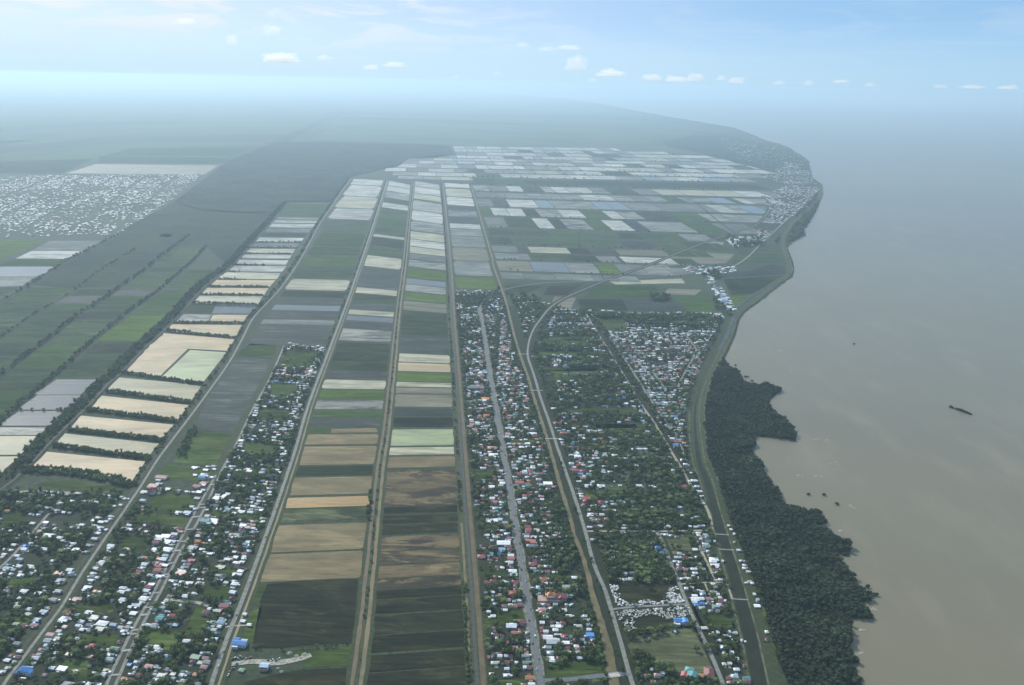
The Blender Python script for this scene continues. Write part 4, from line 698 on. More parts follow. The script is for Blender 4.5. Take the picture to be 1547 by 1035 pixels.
def fill(LP, RP, y_px0, y_px1, dl, dr, di, pal='mix', gap=15.0, edge=70, slope=0.0, wr=(6, 11.5), pad=6, band=0.5, shed=False):
    L = gline(LP); R = gline(RP); ya = P(773, y_px1).y; yb = P(773, y_px0).y
    y = ya
    lx = lambda yy: float(np.interp(yy, [q[0] for q in L], [q[1] for q in L])); rx = lambda yy: float(np.interp(yy, [q[0] for q in R], [q[1] for q in R]))
    while y < yb:
        x0, x1 = lx(y) + pad, rx(y) - pad
        bandv = noise.noise(Vector((x0 * 0.002, y * 0.021, 5.5)))
        x = x0 + random.uniform(0, 6)
        while x < x1:
            dL, dR = x - x0, x1 - x
            yy = y + slope * dL + random.uniform(-2.0, 2.0)
            pr = max(dl * math.exp(-(dL / edge) ** 2), dr * math.exp(-(dR / edge) ** 2), di * (1 + 1.6 * bandv * band * 2) * (0.5 + noise.noise(Vector((x * .01, y * .02, 2))) * .8 + .3))
            w = random.uniform(*wr) * .82
            if random.random() < pr and not near_house(x, yy, w / 2 + 0.8) and not on_line(x, yy, 4.5) and not in_open(x, yy):
                q = to_px((x, yy, 0))
                add_house(q[0], q[1], w, random.uniform(.7, 1.0) * min(w, 10), random.choice(PAL[pal][0]), g=Vector((x, yy, 0)), rot=row_dir(q[0], q[1]) + random.gauss(0, .04))
            x += w + random.uniform(1.5, 6)
        y += gap * random.uniform(0.85, 1.15)
VL = [(-60, 1075), (-60, 740)]
fill(VL, R2, 752, 1060, .05, .30, .14, 'pale', gap=16, slope=-.18, wr=(4, 8))
fill(R2, R2L, 745, 1060, .30, .35, .07, 'mix', gap=16, slope=-.18, wr=(4, 8))
fill(R2R, R3, 525, 690, .55, .95, .26, 'mix', gap=14, slope=-.16, edge=60, wr=(6, 11))
fill(R2R, R3, 690, 1060, .45, .92, .20, 'mix', gap=13, slope=-.18, edge=50, wr=(5, 10))
fill([(357, 655), (240, 690)], R2R, 655, 700, 0, .5, .05, 'mix', slope=-.16)
MRv = MR[:10]
fill(shift(C2, 8), MRv, 478, 610, .45, .95, .55, 'red', gap=12.5, edge=70, pad=10)
fill(shift(C2, 8), MRv, 610, 760, .25, .92, .38, 'red', gap=13, edge=70, pad=10)
fill(shift(C2, 8), MRv, 760, 1060, .12, .7, .16, 'red', gap=14, edge=60, pad=10, wr=(4, 8.5))
fill(MRv, C3, 478, 620, .95, .5, .55, 'red', gap=12.5, edge=75, pad=9)
fill(MRv, C3, 620, 760, .9, .25, .36, 'red', gap=13, edge=75, pad=9)
fill(MRv, C3, 760, 1060, .7, .1, .13, 'red', gap=14, edge=60, pad=9, wr=(4, 8.5))
fill([(738, 447), (731, 478)], C3, 447, 478, .6, .3, .5, 'mix', gap=14)
fill([(687, 441), (689, 450)], [(745, 441), (742, 450)], 440, 448, .3, .3, .6, 'red', gap=14)
fill([(688, 464), (691, 478)], [(724, 464), (724, 478)], 464, 480, .5, .5, .5, 'pale', gap=14)
fill([(770, 448), (785, 500), (797, 540)], [(835, 462), (812, 482), (798, 515), (797, 540)], 450, 530, .5, .4, .35, 'pale', gap=14)
fill(R4[:11], R5, 476, 640, .85, .6, .0, 'mix', gap=15, edge=45)
def lot_row(y, xa, xb, dens, pal='pale', wr=(6, 10), jit=2.5):
    a, b = P(xa, y), P(xb, y); x = a.x
    while x < b.x:
        w = random.uniform(*wr) * .85
        yy = a.y + random.gauss(0, jit)
        if random.random() < dens * (0.45 + noise.noise(Vector((x * .012, y, 1))) * 1.3 + .35) and not near_house(x, yy, w / 2 + .8) and not on_line(x, yy, 4):
            q = to_px((x, yy, 0)); add_house(q[0], q[1], w, min(w, 9) * random.uniform(.7, .95), random.choice(PAL[pal][0]), g=Vector((x, yy, 0)))
        x += w + random.uniform(1.5, 7)
for y, d in ((487, .7), (494, .55), (504, .5), (519, .6), (528, .3), (540, .65), (551, .4), (565, .7), (590, .75), (600, .45), (606, .5), (612, .35), (634, .3), (651, .45), (663, .5)):
    xa = interp(R4[:11], y) + 5; xb = interp(R5, y) - 5 if y < 700 else 1000; lot_row(y, xa, xb, d * .8, 'mix' if y > 560 else 'pale')
fill(R4[:9], [(960, 640), (1005, 700), (1030, 760), (1046, 803)], 640, 803, .75, .2, .10, 'red', gap=17, edge=55, band=1.2, wr=(5, 10))
fill([(830, 470), (850, 474)], [(1092, 472), (1092, 478)], 468, 474, .8, .8, .8, 'pale', gap=12, wr=(8, 14))
# the grid town
fill([(893, 478), (930, 482), (946, 498)], [(1095, 476), (1086, 500)], 478, 500, .25, .8, 1.1, 'pale', gap=25, pad=8, wr=(8, 12), band=.1)
fill([(912, 498), (940, 540), (965, 584)], [(1088, 498), (1068, 530), (1054, 584)], 499, 583, .85, .85, .95, 'townp', gap=17, pad=8, wr=(7, 12), band=.1)
fill([(970, 586), (1000, 632), (1040, 690)], [(1052, 586), (1048, 640), (1052, 700)], 586, 690, .9, .85, .9, 'mix', gap=17, pad=8, wr=(7, 11), band=.15)
fill(shift(R5, 3), shift([(1047, 620), (1050, 690), (1062, 730), (1078, 775), (1085, 800)], 0), 625, 800, .7, .3, .35, 'pale', gap=15, pad=6, wr=(5, 9))
fill(R4[:5], R6, 808, 880, .55, .3, .22, 'mix', gap=15, pad=7, wr=(5, 9))
fill(R6, shift(C4, -8), 806, 1040, .5, .3, .42, 'mix', gap=14, pad=7, wr=(5, 9.5))
fill(shift(DIKE, 2), [(1112, 800), (1138, 860), (1156, 920), (1172, 985), (1186, 1040)], 815, 1040, .2, .15, .22, 'pale', gap=18, wr=(5, 9))
# far places
def scatter_town(poly, n, pal, wr=(8, 14), rowgap=None):
    G = [P(*q) for q in poly]; x0 = min(q.x for q in G); x1 = max(q.x for q in G); y0 = min(q.y for q in G); y1 = max(q.y for q in G); k = 0; tries = 0
    while k < n and tries < n * 12:
        tries += 1
        x, y = random.uniform(x0, x1), random.uniform(y0, y1)
        if rowgap: y = round(y / rowgap) * rowgap + random.uniform(-3, 3)
        if not inpoly(x, y, [(q.x, q.y) for q in G]): continue
        if noise.noise(Vector((x * .002, y * .004, 8))) < -.12 and random.random() < .7: continue
        if rowgap and ((x + .25 * y) % 210) < 26: continue
        w = random.uniform(*wr)
        q = to_px((x, y, 0)); add_house(q[0], q[1], w, random.uniform(.7, 1.1) * w, random.choice(PAL[pal][0]), g=Vector((x, y, 0)), rot=random.choice([0, .02, -.02])); k += 1
FARP = []
n0 = len(HOUSES)
scatter_town([(1150, 296), (1190, 280), (1236, 284), (1236, 292), (1205, 322), (1180, 340), (1150, 366), (1130, 372), (1165, 322)], 560, 'townp', (7, 12))
scatter_town([(1095, 364), (1110, 358), (1140, 360), (1140, 372), (1110, 374)], 60, 'pale', (10, 20))
scatter_town([(1150, 268), (1195, 246), (1220, 258), (1234, 278), (1190, 280)], 420, 'faint', (8, 13)); scatter_town([(1080, 210), (1140, 210), (1205, 234), (1220, 248), (1180, 262), (1120, 240)], 380, 'faint', (9, 16))
scatter_town([(1030, 404), (1062, 402), (1112, 404), (1112, 412), (1062, 416), (1036, 412)], 90, 'mix'); scatter_town([(1064, 418), (1074, 418), (1100, 450), (1112, 470), (1100, 470), (1082, 448)], 70, 'mix')
scatter_town([(-60, 268), (309, 262), (262, 300), (220, 328), (178, 355), (-60, 360)], 3400, 'faint', (6, 11), 34)
print('houses', len(HOUSES), 'hand', sum(h['hand'] for h in HOUSES))

# ---- geometry of one roof/wall unit (unit footprint -0.5..0.5, height 1): returns (wall verts, wall faces, roof verts, roof faces)
def unit(shape):
    e = 0.56; er = 0.58
    V = [(-.5, -.5, 0), (.5, -.5, 0), (.5, .5, 0), (-.5, .5, 0), (-.5, -.5, .70), (.5, -.5, .70), (.5, .5, .70), (-.5, .5, .70)]
    Fc = [(0, 1, 5, 4), (1, 2, 6, 5), (2, 3, 7, 6), (3, 0, 4, 7)]
    if shape == 'gable':
        V += [(-.5, 0, .98), (.5, 0, .98)]; Fc += [(4, 8, 7), (5, 6, 9)]
        RV = [(-er, -e, .66), (er, -e, .66), (er, 0, 1), (-er, 0, 1), (er, e, .66), (-er, e, .66)]; RF = [(0, 1, 2, 3), (3, 2, 4, 5)]
    elif shape == 'hip':
        RV = [(-er, -e, .66), (er, -e, .66), (er, e, .66), (-er, e, .66), (-.2, 0, 1.02), (.2, 0, 1.02)]; RF = [(0, 1, 5, 4), (1, 2, 5), (2, 3, 4, 5), (3, 0, 4)]
    elif shape == 'ell':
        RV = [(-er, -.1, .66), (er, -.1, .66), (er, .23, .96), (-er, .23, .96), (er, e, .66), (-er, e, .66),
              (-.5, -e, .6), (.12, -e, .6), (.12, .12, .78), (-.5, .12, .78), (-.19, -e, .84), (-.19, .2, .9)]
        RF = [(0, 1, 2, 3), (3, 2, 4, 5), (6, 10, 11, 9), (10, 7, 8, 11)]
    else:
        RV = [(-er, -e, .64), (er, -e, .64), (er, e, .80), (-er, e, .80)]; RF = [(0, 1, 2, 3)]
    return V, Fc, RV, RF
UNITS = {s: unit(s) for s in ('gable', 'hip', 'ell', 'lean')}
def box_vf(x0, x1, y0, y1, z0, z1):
    V = [(x0, y0, z0), (x1, y0, z0), (x1, y1, z0), (x0, y1, z0), (x0, y0, z1), (x1, y0, z1), (x1, y1, z1), (x0, y1, z1)]
    return V, [(3, 2, 1, 0), (4, 5, 6, 7), (0, 1, 5, 4), (1, 2, 6, 5), (2, 3, 7, 6), (3, 0, 4, 7)]
def join_vf(parts):
    V = []; Fc = []
    for v, f in parts:
        k = len(V); V += v; Fc += [tuple(i + k for i in q) for q in f]
    return V, Fc

# ---- zones, for wording
ZONES = [('left of the leftmost full-length village road', lambda x, y: x < interp(R2, y)),
         ('between the leftmost full-length road and the twin-lane road', lambda x, y: x < interp(R2L, y) if y > 720 else x < interp(R2R, y)),
         ('between the twin-lane road and the road beside the tan fields', lambda x, y: x < interp(R3, y)),
         ('right of the road beside the tan fields', lambda x, y: x < interp(C1, y)),
         ('between the railway-like dam and the grey main road', lambda x, y: x < interp(MR[:10], y)),
         ('between the grey main road and the winding brown canal', lambda x, y: x < interp(C3, y)),
         ('between the brown canal and the dark wide canal', lambda x, y: x < interp(C4, y)),
         ('between the dark wide canal and the mangroves', lambda x, y: True)]
def zone_of(px, py):
    for i, (nm, f) in enumerate(ZONES):
        if f(px, py): return i
ZN = ['left of leftmost long road', 'between leftmost long road and twin-lane road', 'between twin-lane road and field-side road', 'right of field-side road',
      'between straight dam and main road', 'between main road and brown canal', 'between brown canal and dark canal', 'between dark canal and mangroves']
ORD = ['', 'first', 'second', 'third', 'fourth', 'fifth', 'sixth', 'seventh', 'eighth', 'ninth', 'tenth', 'eleventh', 'twelfth', 'thirteenth', 'fourteenth', 'fifteenth', 'sixteenth', 'seventeenth', 'eighteenth', 'nineteenth']
TENS = ['', '', 'twent', 'thirt', 'fort', 'fift', 'sixt', 'sevent', 'eight', 'ninet']
def ordinal(n):
    if n < 20: return ORD[n]
    if n >= 100: return 'hundred-and-' + ordinal(n - 100) if n > 100 else 'hundredth'
    t, u = divmod(n, 10)
    return TENS[t] + 'ieth' if u == 0 else TENS[t] + 'y-' + ORD[u]
inview = [h for h in HOUSES if -3 < h['px'] < 1550 and h['py'] < 1037]
for h in inview: h['size'] = h['w'] * h['d'] / MPP(h['px'], h['py']) ** 2 * (1.0 if h['hand'] else 0.6); h['zone'] = zone_of(h['px'], h['py'])
big = sorted(inview, key=lambda h: -h['size'])[:290]
bigset = set(id(h) for h in big)
cnt = {}
for h in sorted(inview, key=lambda h: -h['py']):
    k = (h['zone'], h['col']); cnt[k] = cnt.get(k, 0) + 1; h['ord'] = cnt[k]
MESHC = {}
def cached(key, build):
    if key not in MESHC: MESHC[key] = build()
    return MESHC[key]
for h in big:
    V, Fc, RV, RF = UNITS[h['shape']]
    cname = ROOF[h['col']][0]
    kind = {'gable': 'gabled', 'hip': 'hipped', 'ell': 'cross-gabled', 'lean': 'flat-topped'}[h['shape']]
    root = empty('house', (h['x'], h['y'], 0.1), h['rot'])
    lab = '%s %s-roofed house up from bottom edge, %s' % (ordinal(h['ord']), cname, ZN[h['zone']])
    tag(root, lab, 'house', 'houses of the coastal villages')
    wi = random.randrange(len(WALLS))
    wm = cached(('w', h['shape'], wi), lambda: mesh('wall', V, Fc, WALLS[wi]))
    o = link('wall', wm, root); o.scale = (h['w'], h['d'], h['h'])
    rm = cached(('r', h['shape'], h['col']), lambda: mesh('roof', RV, RF, ROOF[h['col']][1]))
    o = link('roof', rm, root); o.scale = (h['w'], h['d'], h['h'])
    if h['w'] > 9 and random.random() < .6:      # front porch roof, lower than the main one
        pm = cached(('p', h['col']), lambda: mesh('porch', *(lambda q: (q[0], q[1]))(join_vf([([(-.5, -1, .78), (.5, -1, .78), (.5, 0, 1), (-.5, 0, 1)], [(0, 1, 2, 3)]), box_vf(-.5, -.46, -.98, -.94, 0, .78), box_vf(.46, .5, -.98, -.94, 0, .78)])), ROOF[h['col']][1]))
        o = link('porch', pm, root); o.location = (random.uniform(-.25, .25) * h['w'], -h['d'] * .5 - .15, 0); o.scale = (h['w'] * random.uniform(.35, .6), random.uniform(2, 3), h['h'] * .6)
# all the other houses: one joined mesh per district
def stuff_houses(name, hs):
    V = []; Fc = []; mi = []
    keys = list(ROOF); mats = WALLS[:3] + [ROOF[k][1] for k in keys]
    for h in hs:
        uv, uf, rv, rf = UNITS[h['shape']]; c, s = math.cos(h['rot']), math.sin(h['rot'])
        for vv, ff, m in ((uv, uf, random.randrange(3)), (rv, rf, 3 + keys.index(h['col']))):
            k = len(V)
            for x, y, z in vv:
                X, Y = x * h['w'], y * h['d']; V.append((h['x'] + X * c - Y * s, h['y'] + X * s + Y * c, 0.1 + z * h['h']))
            for f in ff: Fc.append(tuple(i + k for i in f)); mi.append(m)
    tag(link(name, mesh(name, V, Fc, mats, mi)), kind='stuff')
stuff_houses('distant_houses', [h for h in HOUSES if id(h) not in bigset])
# pale concrete yards, sheds and driveways between the houses
V = []; Fc = []; mi = []
for h in HOUSES:
    if h['py'] < 460: continue
    c, s = math.cos(h['rot']), math.sin(h['rot'])
    def quad(x0, x1, y0, y1, z, m):
        k = len(V)
        for x, y in ((x0, y0), (x1, y0), (x1, y1), (x0, y1)): V.append((h['x'] + x * c - y * s, h['y'] + x * s + y * c, z))
        Fc.append((k, k + 1, k + 2, k + 3)); mi.append(m)
    if random.random() < .5:
        a = random.uniform(-.5, .1) * h['w']; quad(a, a + random.uniform(3, h['w'] * .8), -h['d'] / 2 - random.uniform(2, 5), h['d'] / 2, 0.19 + random.random() * .02, random.randrange(2))
    if random.random() < .55:
        bx = random.choice([-1, 1]) * (h['w'] / 2 + random.uniform(1.5, 3)); by = random.uniform(-.5, .6) * h['d']; ww = random.uniform(1.5, 3.8); dd = random.uniform(1.5, 3)
        v, f = box_vf(bx - ww / 2, bx + ww / 2, by - dd / 2, by + dd / 2, 0, random.uniform(1.8, 2.8)); k = len(V)
        V += [(h['x'] + x * c - y * s, h['y'] + x * s + y * c, z + .1) for x, y, z in v]; Fc += [tuple(i + k for i in q) for q in f]; mi += [random.choice([2, 2, 3, 4])] * 6
tag(link('yards_and_sheds', mesh('yards_and_sheds', V, Fc, [M['yard'], M['concrete'], ROOF['w'][1], ROOF['g'][1], ROOF['r'][1]], mi)), kind='stuff')
# ================================================================= larger buildings, each its own shape
def prism(poly, z0, z1):
    n = len(poly); V = [(x, y, z0) for x, y in poly] + [(x, y, z1) for x, y in poly]
    return V, [tuple(range(n))[::-1], tuple(range(n, 2 * n))] + [(i, (i + 1) % n, n + (i + 1) % n, n + i) for i in range(n)]
def gable_vf(x0, x1, y0, y1, z0, z1, along='x'):
    if along == 'x':
        ym = (y0 + y1) / 2; V = [(x0, y0, z0), (x1, y0, z0), (x1, y1, z0), (x0, y1, z0), (x0, ym, z1), (x1, ym, z1)]
    else:
        xm = (x0 + x1) / 2; V = [(x1, y0, z0), (x1, y1, z0), (x0, y1, z0), (x0, y0, z0), (xm, y0, z1), (xm, y1, z1)]
    return V, [(0, 1, 5, 4), (2, 3, 4, 5), (0, 4, 3), (1, 2, 5)]
def hip_vf(x0, x1, y0, y1, z0, z1):
    xm, ym = (x0 + x1) / 2, (y0 + y1) / 2; r = max(0, (x1 - x0) - (y1 - y0)) / 2; s = max(0, (y1 - y0) - (x1 - x0)) / 2
    if r >= s:
        V = [(x0, y0, z0), (x1, y0, z0), (x1, y1, z0), (x0, y1, z0), (xm - r - .01, ym, z1), (xm + r + .01, ym, z1)]; return V, [(0, 1, 5, 4), (1, 2, 5), (2, 3, 4, 5), (3, 0, 4)]
    V = [(x0, y0, z0), (x1, y0, z0), (x1, y1, z0), (x0, y1, z0), (xm, ym - s, z1), (xm, ym + s, z1)]; return V, [(0, 1, 4), (1, 2, 5, 4), (2, 3, 5), (3, 0, 4, 5)]
GLASS = plain('dark_window_glass', (0.04, 0.05, 0.06), 0.2)
def big_building(label, px, py, blocks, rot=0.0, cat='building', name='large_building'):
    """blocks: (x0,x1,y0,y1,wall height,ridge height,roof kind,roof colour,wall index)"""
    p = P(px, py, 0); root = tag(empty(name, (p.x, p.y, .1), rot), label, cat)
    for i, (x0, x1, y0, y1, zw, zr, kind, col, wi) in enumerate(blocks):
        link('wall', mesh('wall', *box_vf(x0, x1, y0, y1, 0, zw - .02 * i), WALLS[wi]), root)
        e = .7
        f = {'x': lambda: gable_vf(x0 - e, x1 + e, y0 - e, y1 + e, zw, zr, 'x'), 'y': lambda: gable_vf(x0 - e, x1 + e, y0 - e, y1 + e, zw, zr, 'y'), 'h': lambda: hip_vf(x0 - e, x1 + e, y0 - e, y1 + e, zw, zr), 'f': lambda: box_vf(x0 - .3, x1 + .3, y0 - .3, y1 + .3, zw, zw + .4)}[kind]()
        link('roof', mesh('roof', *f, ROOF[col][1]), root)
        n = int((x1 - x0) / 3.2)
        wmesh = cached('winpane', lambda: mesh('window', *box_vf(-.7, .7, -.06, .06, 0, 1.2), GLASS))
        for k in range(n):
            w = link('window', wmesh, root); w.location = (x0 + (k + .5) * (x1 - x0) / n, y0 - .05, min(zw - 2.1, 1.3))
    return root
big_building('large bright blue roofed compound beside the field-side road', 362, 976, [(-9, 9, -4, 4, 5, 7, 'x', 'b', 0), (-9, -3, 4.5, 10, 4.6, 6.2, 'x', 'b', 0), (-7, 0, -8, -4.4, 3.6, 4.4, 'f', 'l', 0), (0, 7, 4.5, 9, 4, 5, 'x', 'g', 2)], -.1)
big_building('sprawling bright blue roofed house near the lower left corner', 39, 1017, [(-7, 7, -4, 4, 6, 8.6, 'h', 'b', 0), (-9, -5, -7, -3, 4, 5.4, 'h', 'b', 0), (3, 10, -5, 1, 5, 7, 'h', 'b', 0)], -.17)
big_building('blue roofed building with white annexes behind the upper twin-lane road', 306, 724, [(-6, 6, -3.5, 3.5, 5, 7, 'x', 'b', 0), (-7, 8, 4.2, 9, 4, 5.4, 'x', 'w', 0)], -.17)
big_building('wide pale teal roofed building at the right lane of twin-lane road', 311, 790, [(-7, 7, -5, 5, 5, 7.2, 'x', 't', 0), (5.5, 12, -8, -2, 4, 5, 'x', 't', 0)], -.17)
big_building('house with serrated bright red roof on open meadow by crossroads', 229, 746, [(-5.5, -1.8, -4, 4, 5, 7.2, 'y', 'R', 0), (-1.6, 2, -4, 4, 5, 7.4, 'y', 'R', 0), (2.2, 5.6, -4, 4, 5, 7.2, 'y', 'R', 0)], -.17)
big_building('light blue roofed building on the sandy yard below dark field', 400, 1010, [(-5, 5, -4, 4, 5, 6.6, 'x', 'l', 0), (-4, 4, -6.6, -4.2, 3, 3.8, 'f', 'r', 1)], -.08)
big_building('long dark grey warehouse between straight dam and main road', 719, 589, [(-20, 18, -6, 6, 6, 9, 'x', 'G', 3), (-18, 14, 7, 14, 5, 7, 'x', 'p', 0)], 0.0, 'warehouse', 'warehouse')
big_building('twin bright blue roofed hall at swamp edge beside grey lane', 1029, 942, [(-9, 0, -3, 5, 5, 7, 'x', 'b', 0), (0.5, 8.5, -5, 4, 5.2, 7, 'y', 'b', 0), (-11, -3, -7, -3.4, 3.2, 4, 'f', 'w', 0)], 0.05, 'hall')
big_building('turquoise roofed angled school at the bottom edge', 1040, 1022, [(-5, 5, 1, 10, 6, 8.4, 'h', 't', 0), (-1, 11, -8, 1.2, 6.2, 8.8, 'y', 't', 0), (-8, -1.2, -10, -2, 6, 8, 'y', 'R', 4)], -.35, 'school', 'school')
big_building('long red roofed school wing at the bottom edge near canal lane', 1071, 1023, [(-6, 5, -10, 9, 6.5, 9.6, 'h', 'r', 0), (-16, -6.5, -8, -3, 5, 6.6, 'x', 'o', 4)], -.16, 'school', 'school')
big_building('light blue roofed house directly behind the orange roofed temple', 817, 893, [(-6.5, 6.5, -3.5, 3.5, 6, 8.4, 'h', 'l', 0), (-6.5, -1, 3.6, 6.5, 4, 5.2, 'x', 'l', 0)], 0, 'house')
big_building('white flat shed at the right end of the maroon temple hall', 861, 902, [(-3.6, 3.8, -2, 2.4, 4, 4.8, 'x', 'w', 0)], 0, 'shed')
big_building('teal roofed works far off at the foot of coastal road', 1138, 365, [(-40, 10, -10, 10, 9, 13, 'x', 't', 0), (15, 50, -12, 6, 8, 11, 'x', 'w', 0), (-10, 20, 14, 30, 10, 14, 'x', 'w', 0)], 0, 'factory')
# the temple: pink paved terrace, pyramid roof in bands of orange with corner turrets, maroon hall behind
tp = P(830, 905, 0); root = tag(empty('temple', (tp.x, tp.y, .1)), 'temple with tiered orange roof, maroon hall and pink terrace beside main road', 'temple')
link('terrace', mesh('terrace', *prism([(-17, -11), (18, -9.5), (18, -6.8), (-4, -6.8), (-4, 5), (-17, 5)], 0, 3.6), M['paving']), root)
link('wall', mesh('wall', *box_vf(-4.5, 7.5, -6.5, 4.5, 0, 7), WALLS[3]), root)
tr = link('roof', mesh('roof', *hip_vf(-6, 9, -7.6, 5.6, 7.02, 9.2), ROOF['O'][1]), root)
link('roof_tier', mesh('roof_tier', *hip_vf(-3, 6, -4.6, 2.8, 9.0, 12.2), ROOF['o'][1]), tr)
for x, y in ((-5, -6.6), (8, -6.6), (-5, 4.6), (8, 4.6), (1.5, -.9)):
    z = 11.6 if x == 1.5 else 7.6
    link('turret', mesh('turret', *join_vf([box_vf(x - .8, x + .8, y - .8, y + .8, z, z + 1.6), hip_vf(x - 1.1, x + 1.1, y - 1.1, y + 1.1, z + 1.62, z + 3.6)]), ROOF['R'][1]), tr)
for k in range(6):
    xx = -4.4 + k * 2.5; link('roof_rib', mesh('roof_rib', *join_vf([([(xx, -7.7, 7.1), (xx + .9, -7.7, 7.1), (1.6 + (xx - 1.5) * .35 + .6, -3.4, 8.95), (1.6 + (xx - 1.5) * .35, -3.4, 8.95)], [(0, 1, 2, 3)])]), ROOF['y'][1]), tr)
link('hall_wall', mesh('hall_wall', *box_vf(7.7, 24, -5, 4, 0, 6), WALLS[4]), root)
hr = link('hall_roof', mesh('hall_roof', *gable_vf(7.6, 25, -6, 5, 6.0, 8.6, 'x'), ROOF['r'][1]), root)
link('hall_gable', mesh('hall_gable', *gable_vf(12, 19, -8, -.5, 6.1, 8.3, 'y'), ROOF['r'][1]), hr)
link('parapet', mesh('parapet', *join_vf([box_vf(-17, -16.7, -11, 5, 3.62, 4.5), box_vf(-16.7, -4, 4.7, 5, 3.62, 4.5)]), M['paving']), root)

# ================================================================= foot and road bridges
def bridge(px0, py0, px1, py1, width, label, rail=True, z=0.9, name='footbridge'):
    a, b = P(px0, py0), P(px1, py1); d = b - a; L = d.length; c = (a + b) / 2
    root = tag(empty(name, (c.x, c.y, 0), math.atan2(d.y, d.x)), label, 'bridge', 'bridges over the village canals')
    link('deck', mesh('deck', *box_vf(-L / 2, L / 2, -width / 2, width / 2, z - .35, z), M['concrete']), root)
    if rail:
        for s in (-1, 1):
            parts = [box_vf(-L / 2, L / 2, s * width / 2 - .08, s * width / 2 + .08, z + .9, z + 1.05)]
            for k in range(6): xx = -L / 2 + .2 + k * (L - .4) / 5; parts.append(box_vf(xx - .07, xx + .07, s * width / 2 - .07, s * width / 2 + .07, z, z + .9))
            link('railing', mesh('railing', *join_vf(parts), M['concrete']), root)
ys = [733, 763, 768, 782, 801, 819, 833, 852, 869, 873, 897, 919, 930, 953, 959, 984, 1021]
for i, y in enumerate(ys):
    yy = y + .0
    bridge(interp(R2L, yy), yy, interp(R2R, yy), yy - 1.0, 2.6 if i % 3 else 3.6, '%s pale bridge from the top joining the lanes of the twin-lane road' % ordinal(i + 1))
for i, y in enumerate((808, 831, 906)):
    bridge(interp(C4, y) - 11 - i, y - .5, interp(C4, y) + 10 + i, y + 1, 1.6, ['thin footbridge farthest up the wide dark canal', 'middle thin footbridge of three over the wide dark canal', 'nearest thin footbridge over wide dark canal, beside cream clearing'][i])
for i, (y, dx0, dx1) in enumerate(((535, -6, 14), (590, -8, 16), (663, -12, 20))):
    bridge(interp(C3, y) + dx0, y, interp(C3, y) + dx1, y + .5, 3.2, ['highest small bridge over the brown canal by fork of the lane', 'bridge over brown canal below the canal fork', 'pale bridge over brown canal level with the long hedge'][i])
bridge(913, 1022.5, 936, 1019.5, 8.6, 'grey road bridge over brown canal near the bottom edge', True, .95, 'road_bridge')

# ================================================================= vehicles
def car_parts():
    body = join_vf([box_vf(-2.1, 2.1, -.85, .85, .35, .95), box_vf(-2.0, 2.0, -.8, .8, .95, 1.02)])
    V = [(-1.5, -.78, 1.02), (1.1, -.78, 1.02), (1.1, .78, 1.02), (-1.5, .78, 1.02), (-1.1, -.65, 1.5), (.5, -.65, 1.5), (.5, .65, 1.5), (-1.1, .65, 1.5)]
    cab = (V, [(4, 5, 6, 7), (0, 1, 5, 4), (1, 2, 6, 5), (2, 3, 7, 6), (3, 0, 4, 7)])
    n = 8; WV = [(.33 * math.cos(2 * math.pi * k / n), y, .33 + .33 * math.sin(2 * math.pi * k / n)) for y in (-.12, .12) for k in range(n)]
    WF = [tuple(range(n)), tuple(range(n, 2 * n))[::-1]] + [(k, (k + 1) % n, n + (k + 1) % n, n + k) for k in range(n)]
    return body, cab, (WV, WF)
CB, CC, CW = car_parts(); TYRE = plain('tyre_rubber', (0.03, 0.03, 0.03), .9)
PAINT = {k: plain(k + '_car_paint', c, .35, 0, .05) for k, c in (('white', (.75, .75, .75)), ('silver', (.4, .42, .44)), ('black', (.03, .03, .03)), ('red', (.4, .04, .04)), ('blue', (.05, .1, .3)))}
wheelm = mesh('wheel', *CW, TYRE); cabm = mesh('cabin', *CC, GLASS)
def car(x, y, rz, col, label, group, van=False):
    root = tag(empty('van' if van else 'car', (x, y, .64), rz), label, 'van' if van else 'car', group)
    link('body', cached(('car', col, van), lambda: mesh('body', *(join_vf([CB, box_vf(-2.1, 1.2, -.8, .8, 1.03, 2.0)]) if van else CB), PAINT[col])), root)
    c = link('cabin', cabm, root)
    if van: c.scale = (1, 1, 1.0); c.location = (.75, 0, 0)
    for dx in (-1.35, 1.35):
        for dy in (-.8, .8): w = link('wheel', wheelm, root); w.location = (dx, dy, 0)
def along(line, y, side):
    x = interp(line, y); a, b = P(interp(line, y + 4), y + 4), P(interp(line, y - 4), y - 4); d = (b - a).normalized(); p = P(x, y)
    return p.x + d.y * side, p.y - d.x * side, math.atan2(d.y, d.x)
cc = ['white', 'silver', 'black', 'white', 'red', 'silver', 'blue', 'white', 'black']
ycar = [1012, 996, 973, 962, 938, 921, 902, 879, 861, 850, 838, 822, 801, 779, 757, 733, 712, 688, 655, 628]
for i, y in enumerate(ycar):
    x, yy, rz = along(MR, y, 2.2 if i % 2 else -2.2); col = cc[i % 9]; van = i % 5 == 3
    n = sum(1 for j in range(i + 1) if cc[j % 9] == col and (j % 5 == 3) == van)
    car(x, yy, rz, col, '%s %s %s up the grey main road from the bottom edge' % (ordinal(n), col, 'van' if van else 'car'), 'vehicles on the main road', van)
for i, (y, col) in enumerate(((1008, 'white'), (985, 'silver'), (930, 'black'), (880, 'white'), (812, 'red'), (770, 'white'))):
    x, yy, rz = along(R3, y, 1.2); car(x, yy, rz, col, '%s vehicle up the straight field-side road, a %s car' % (ordinal(i + 1), col), 'cars on the field-side road')
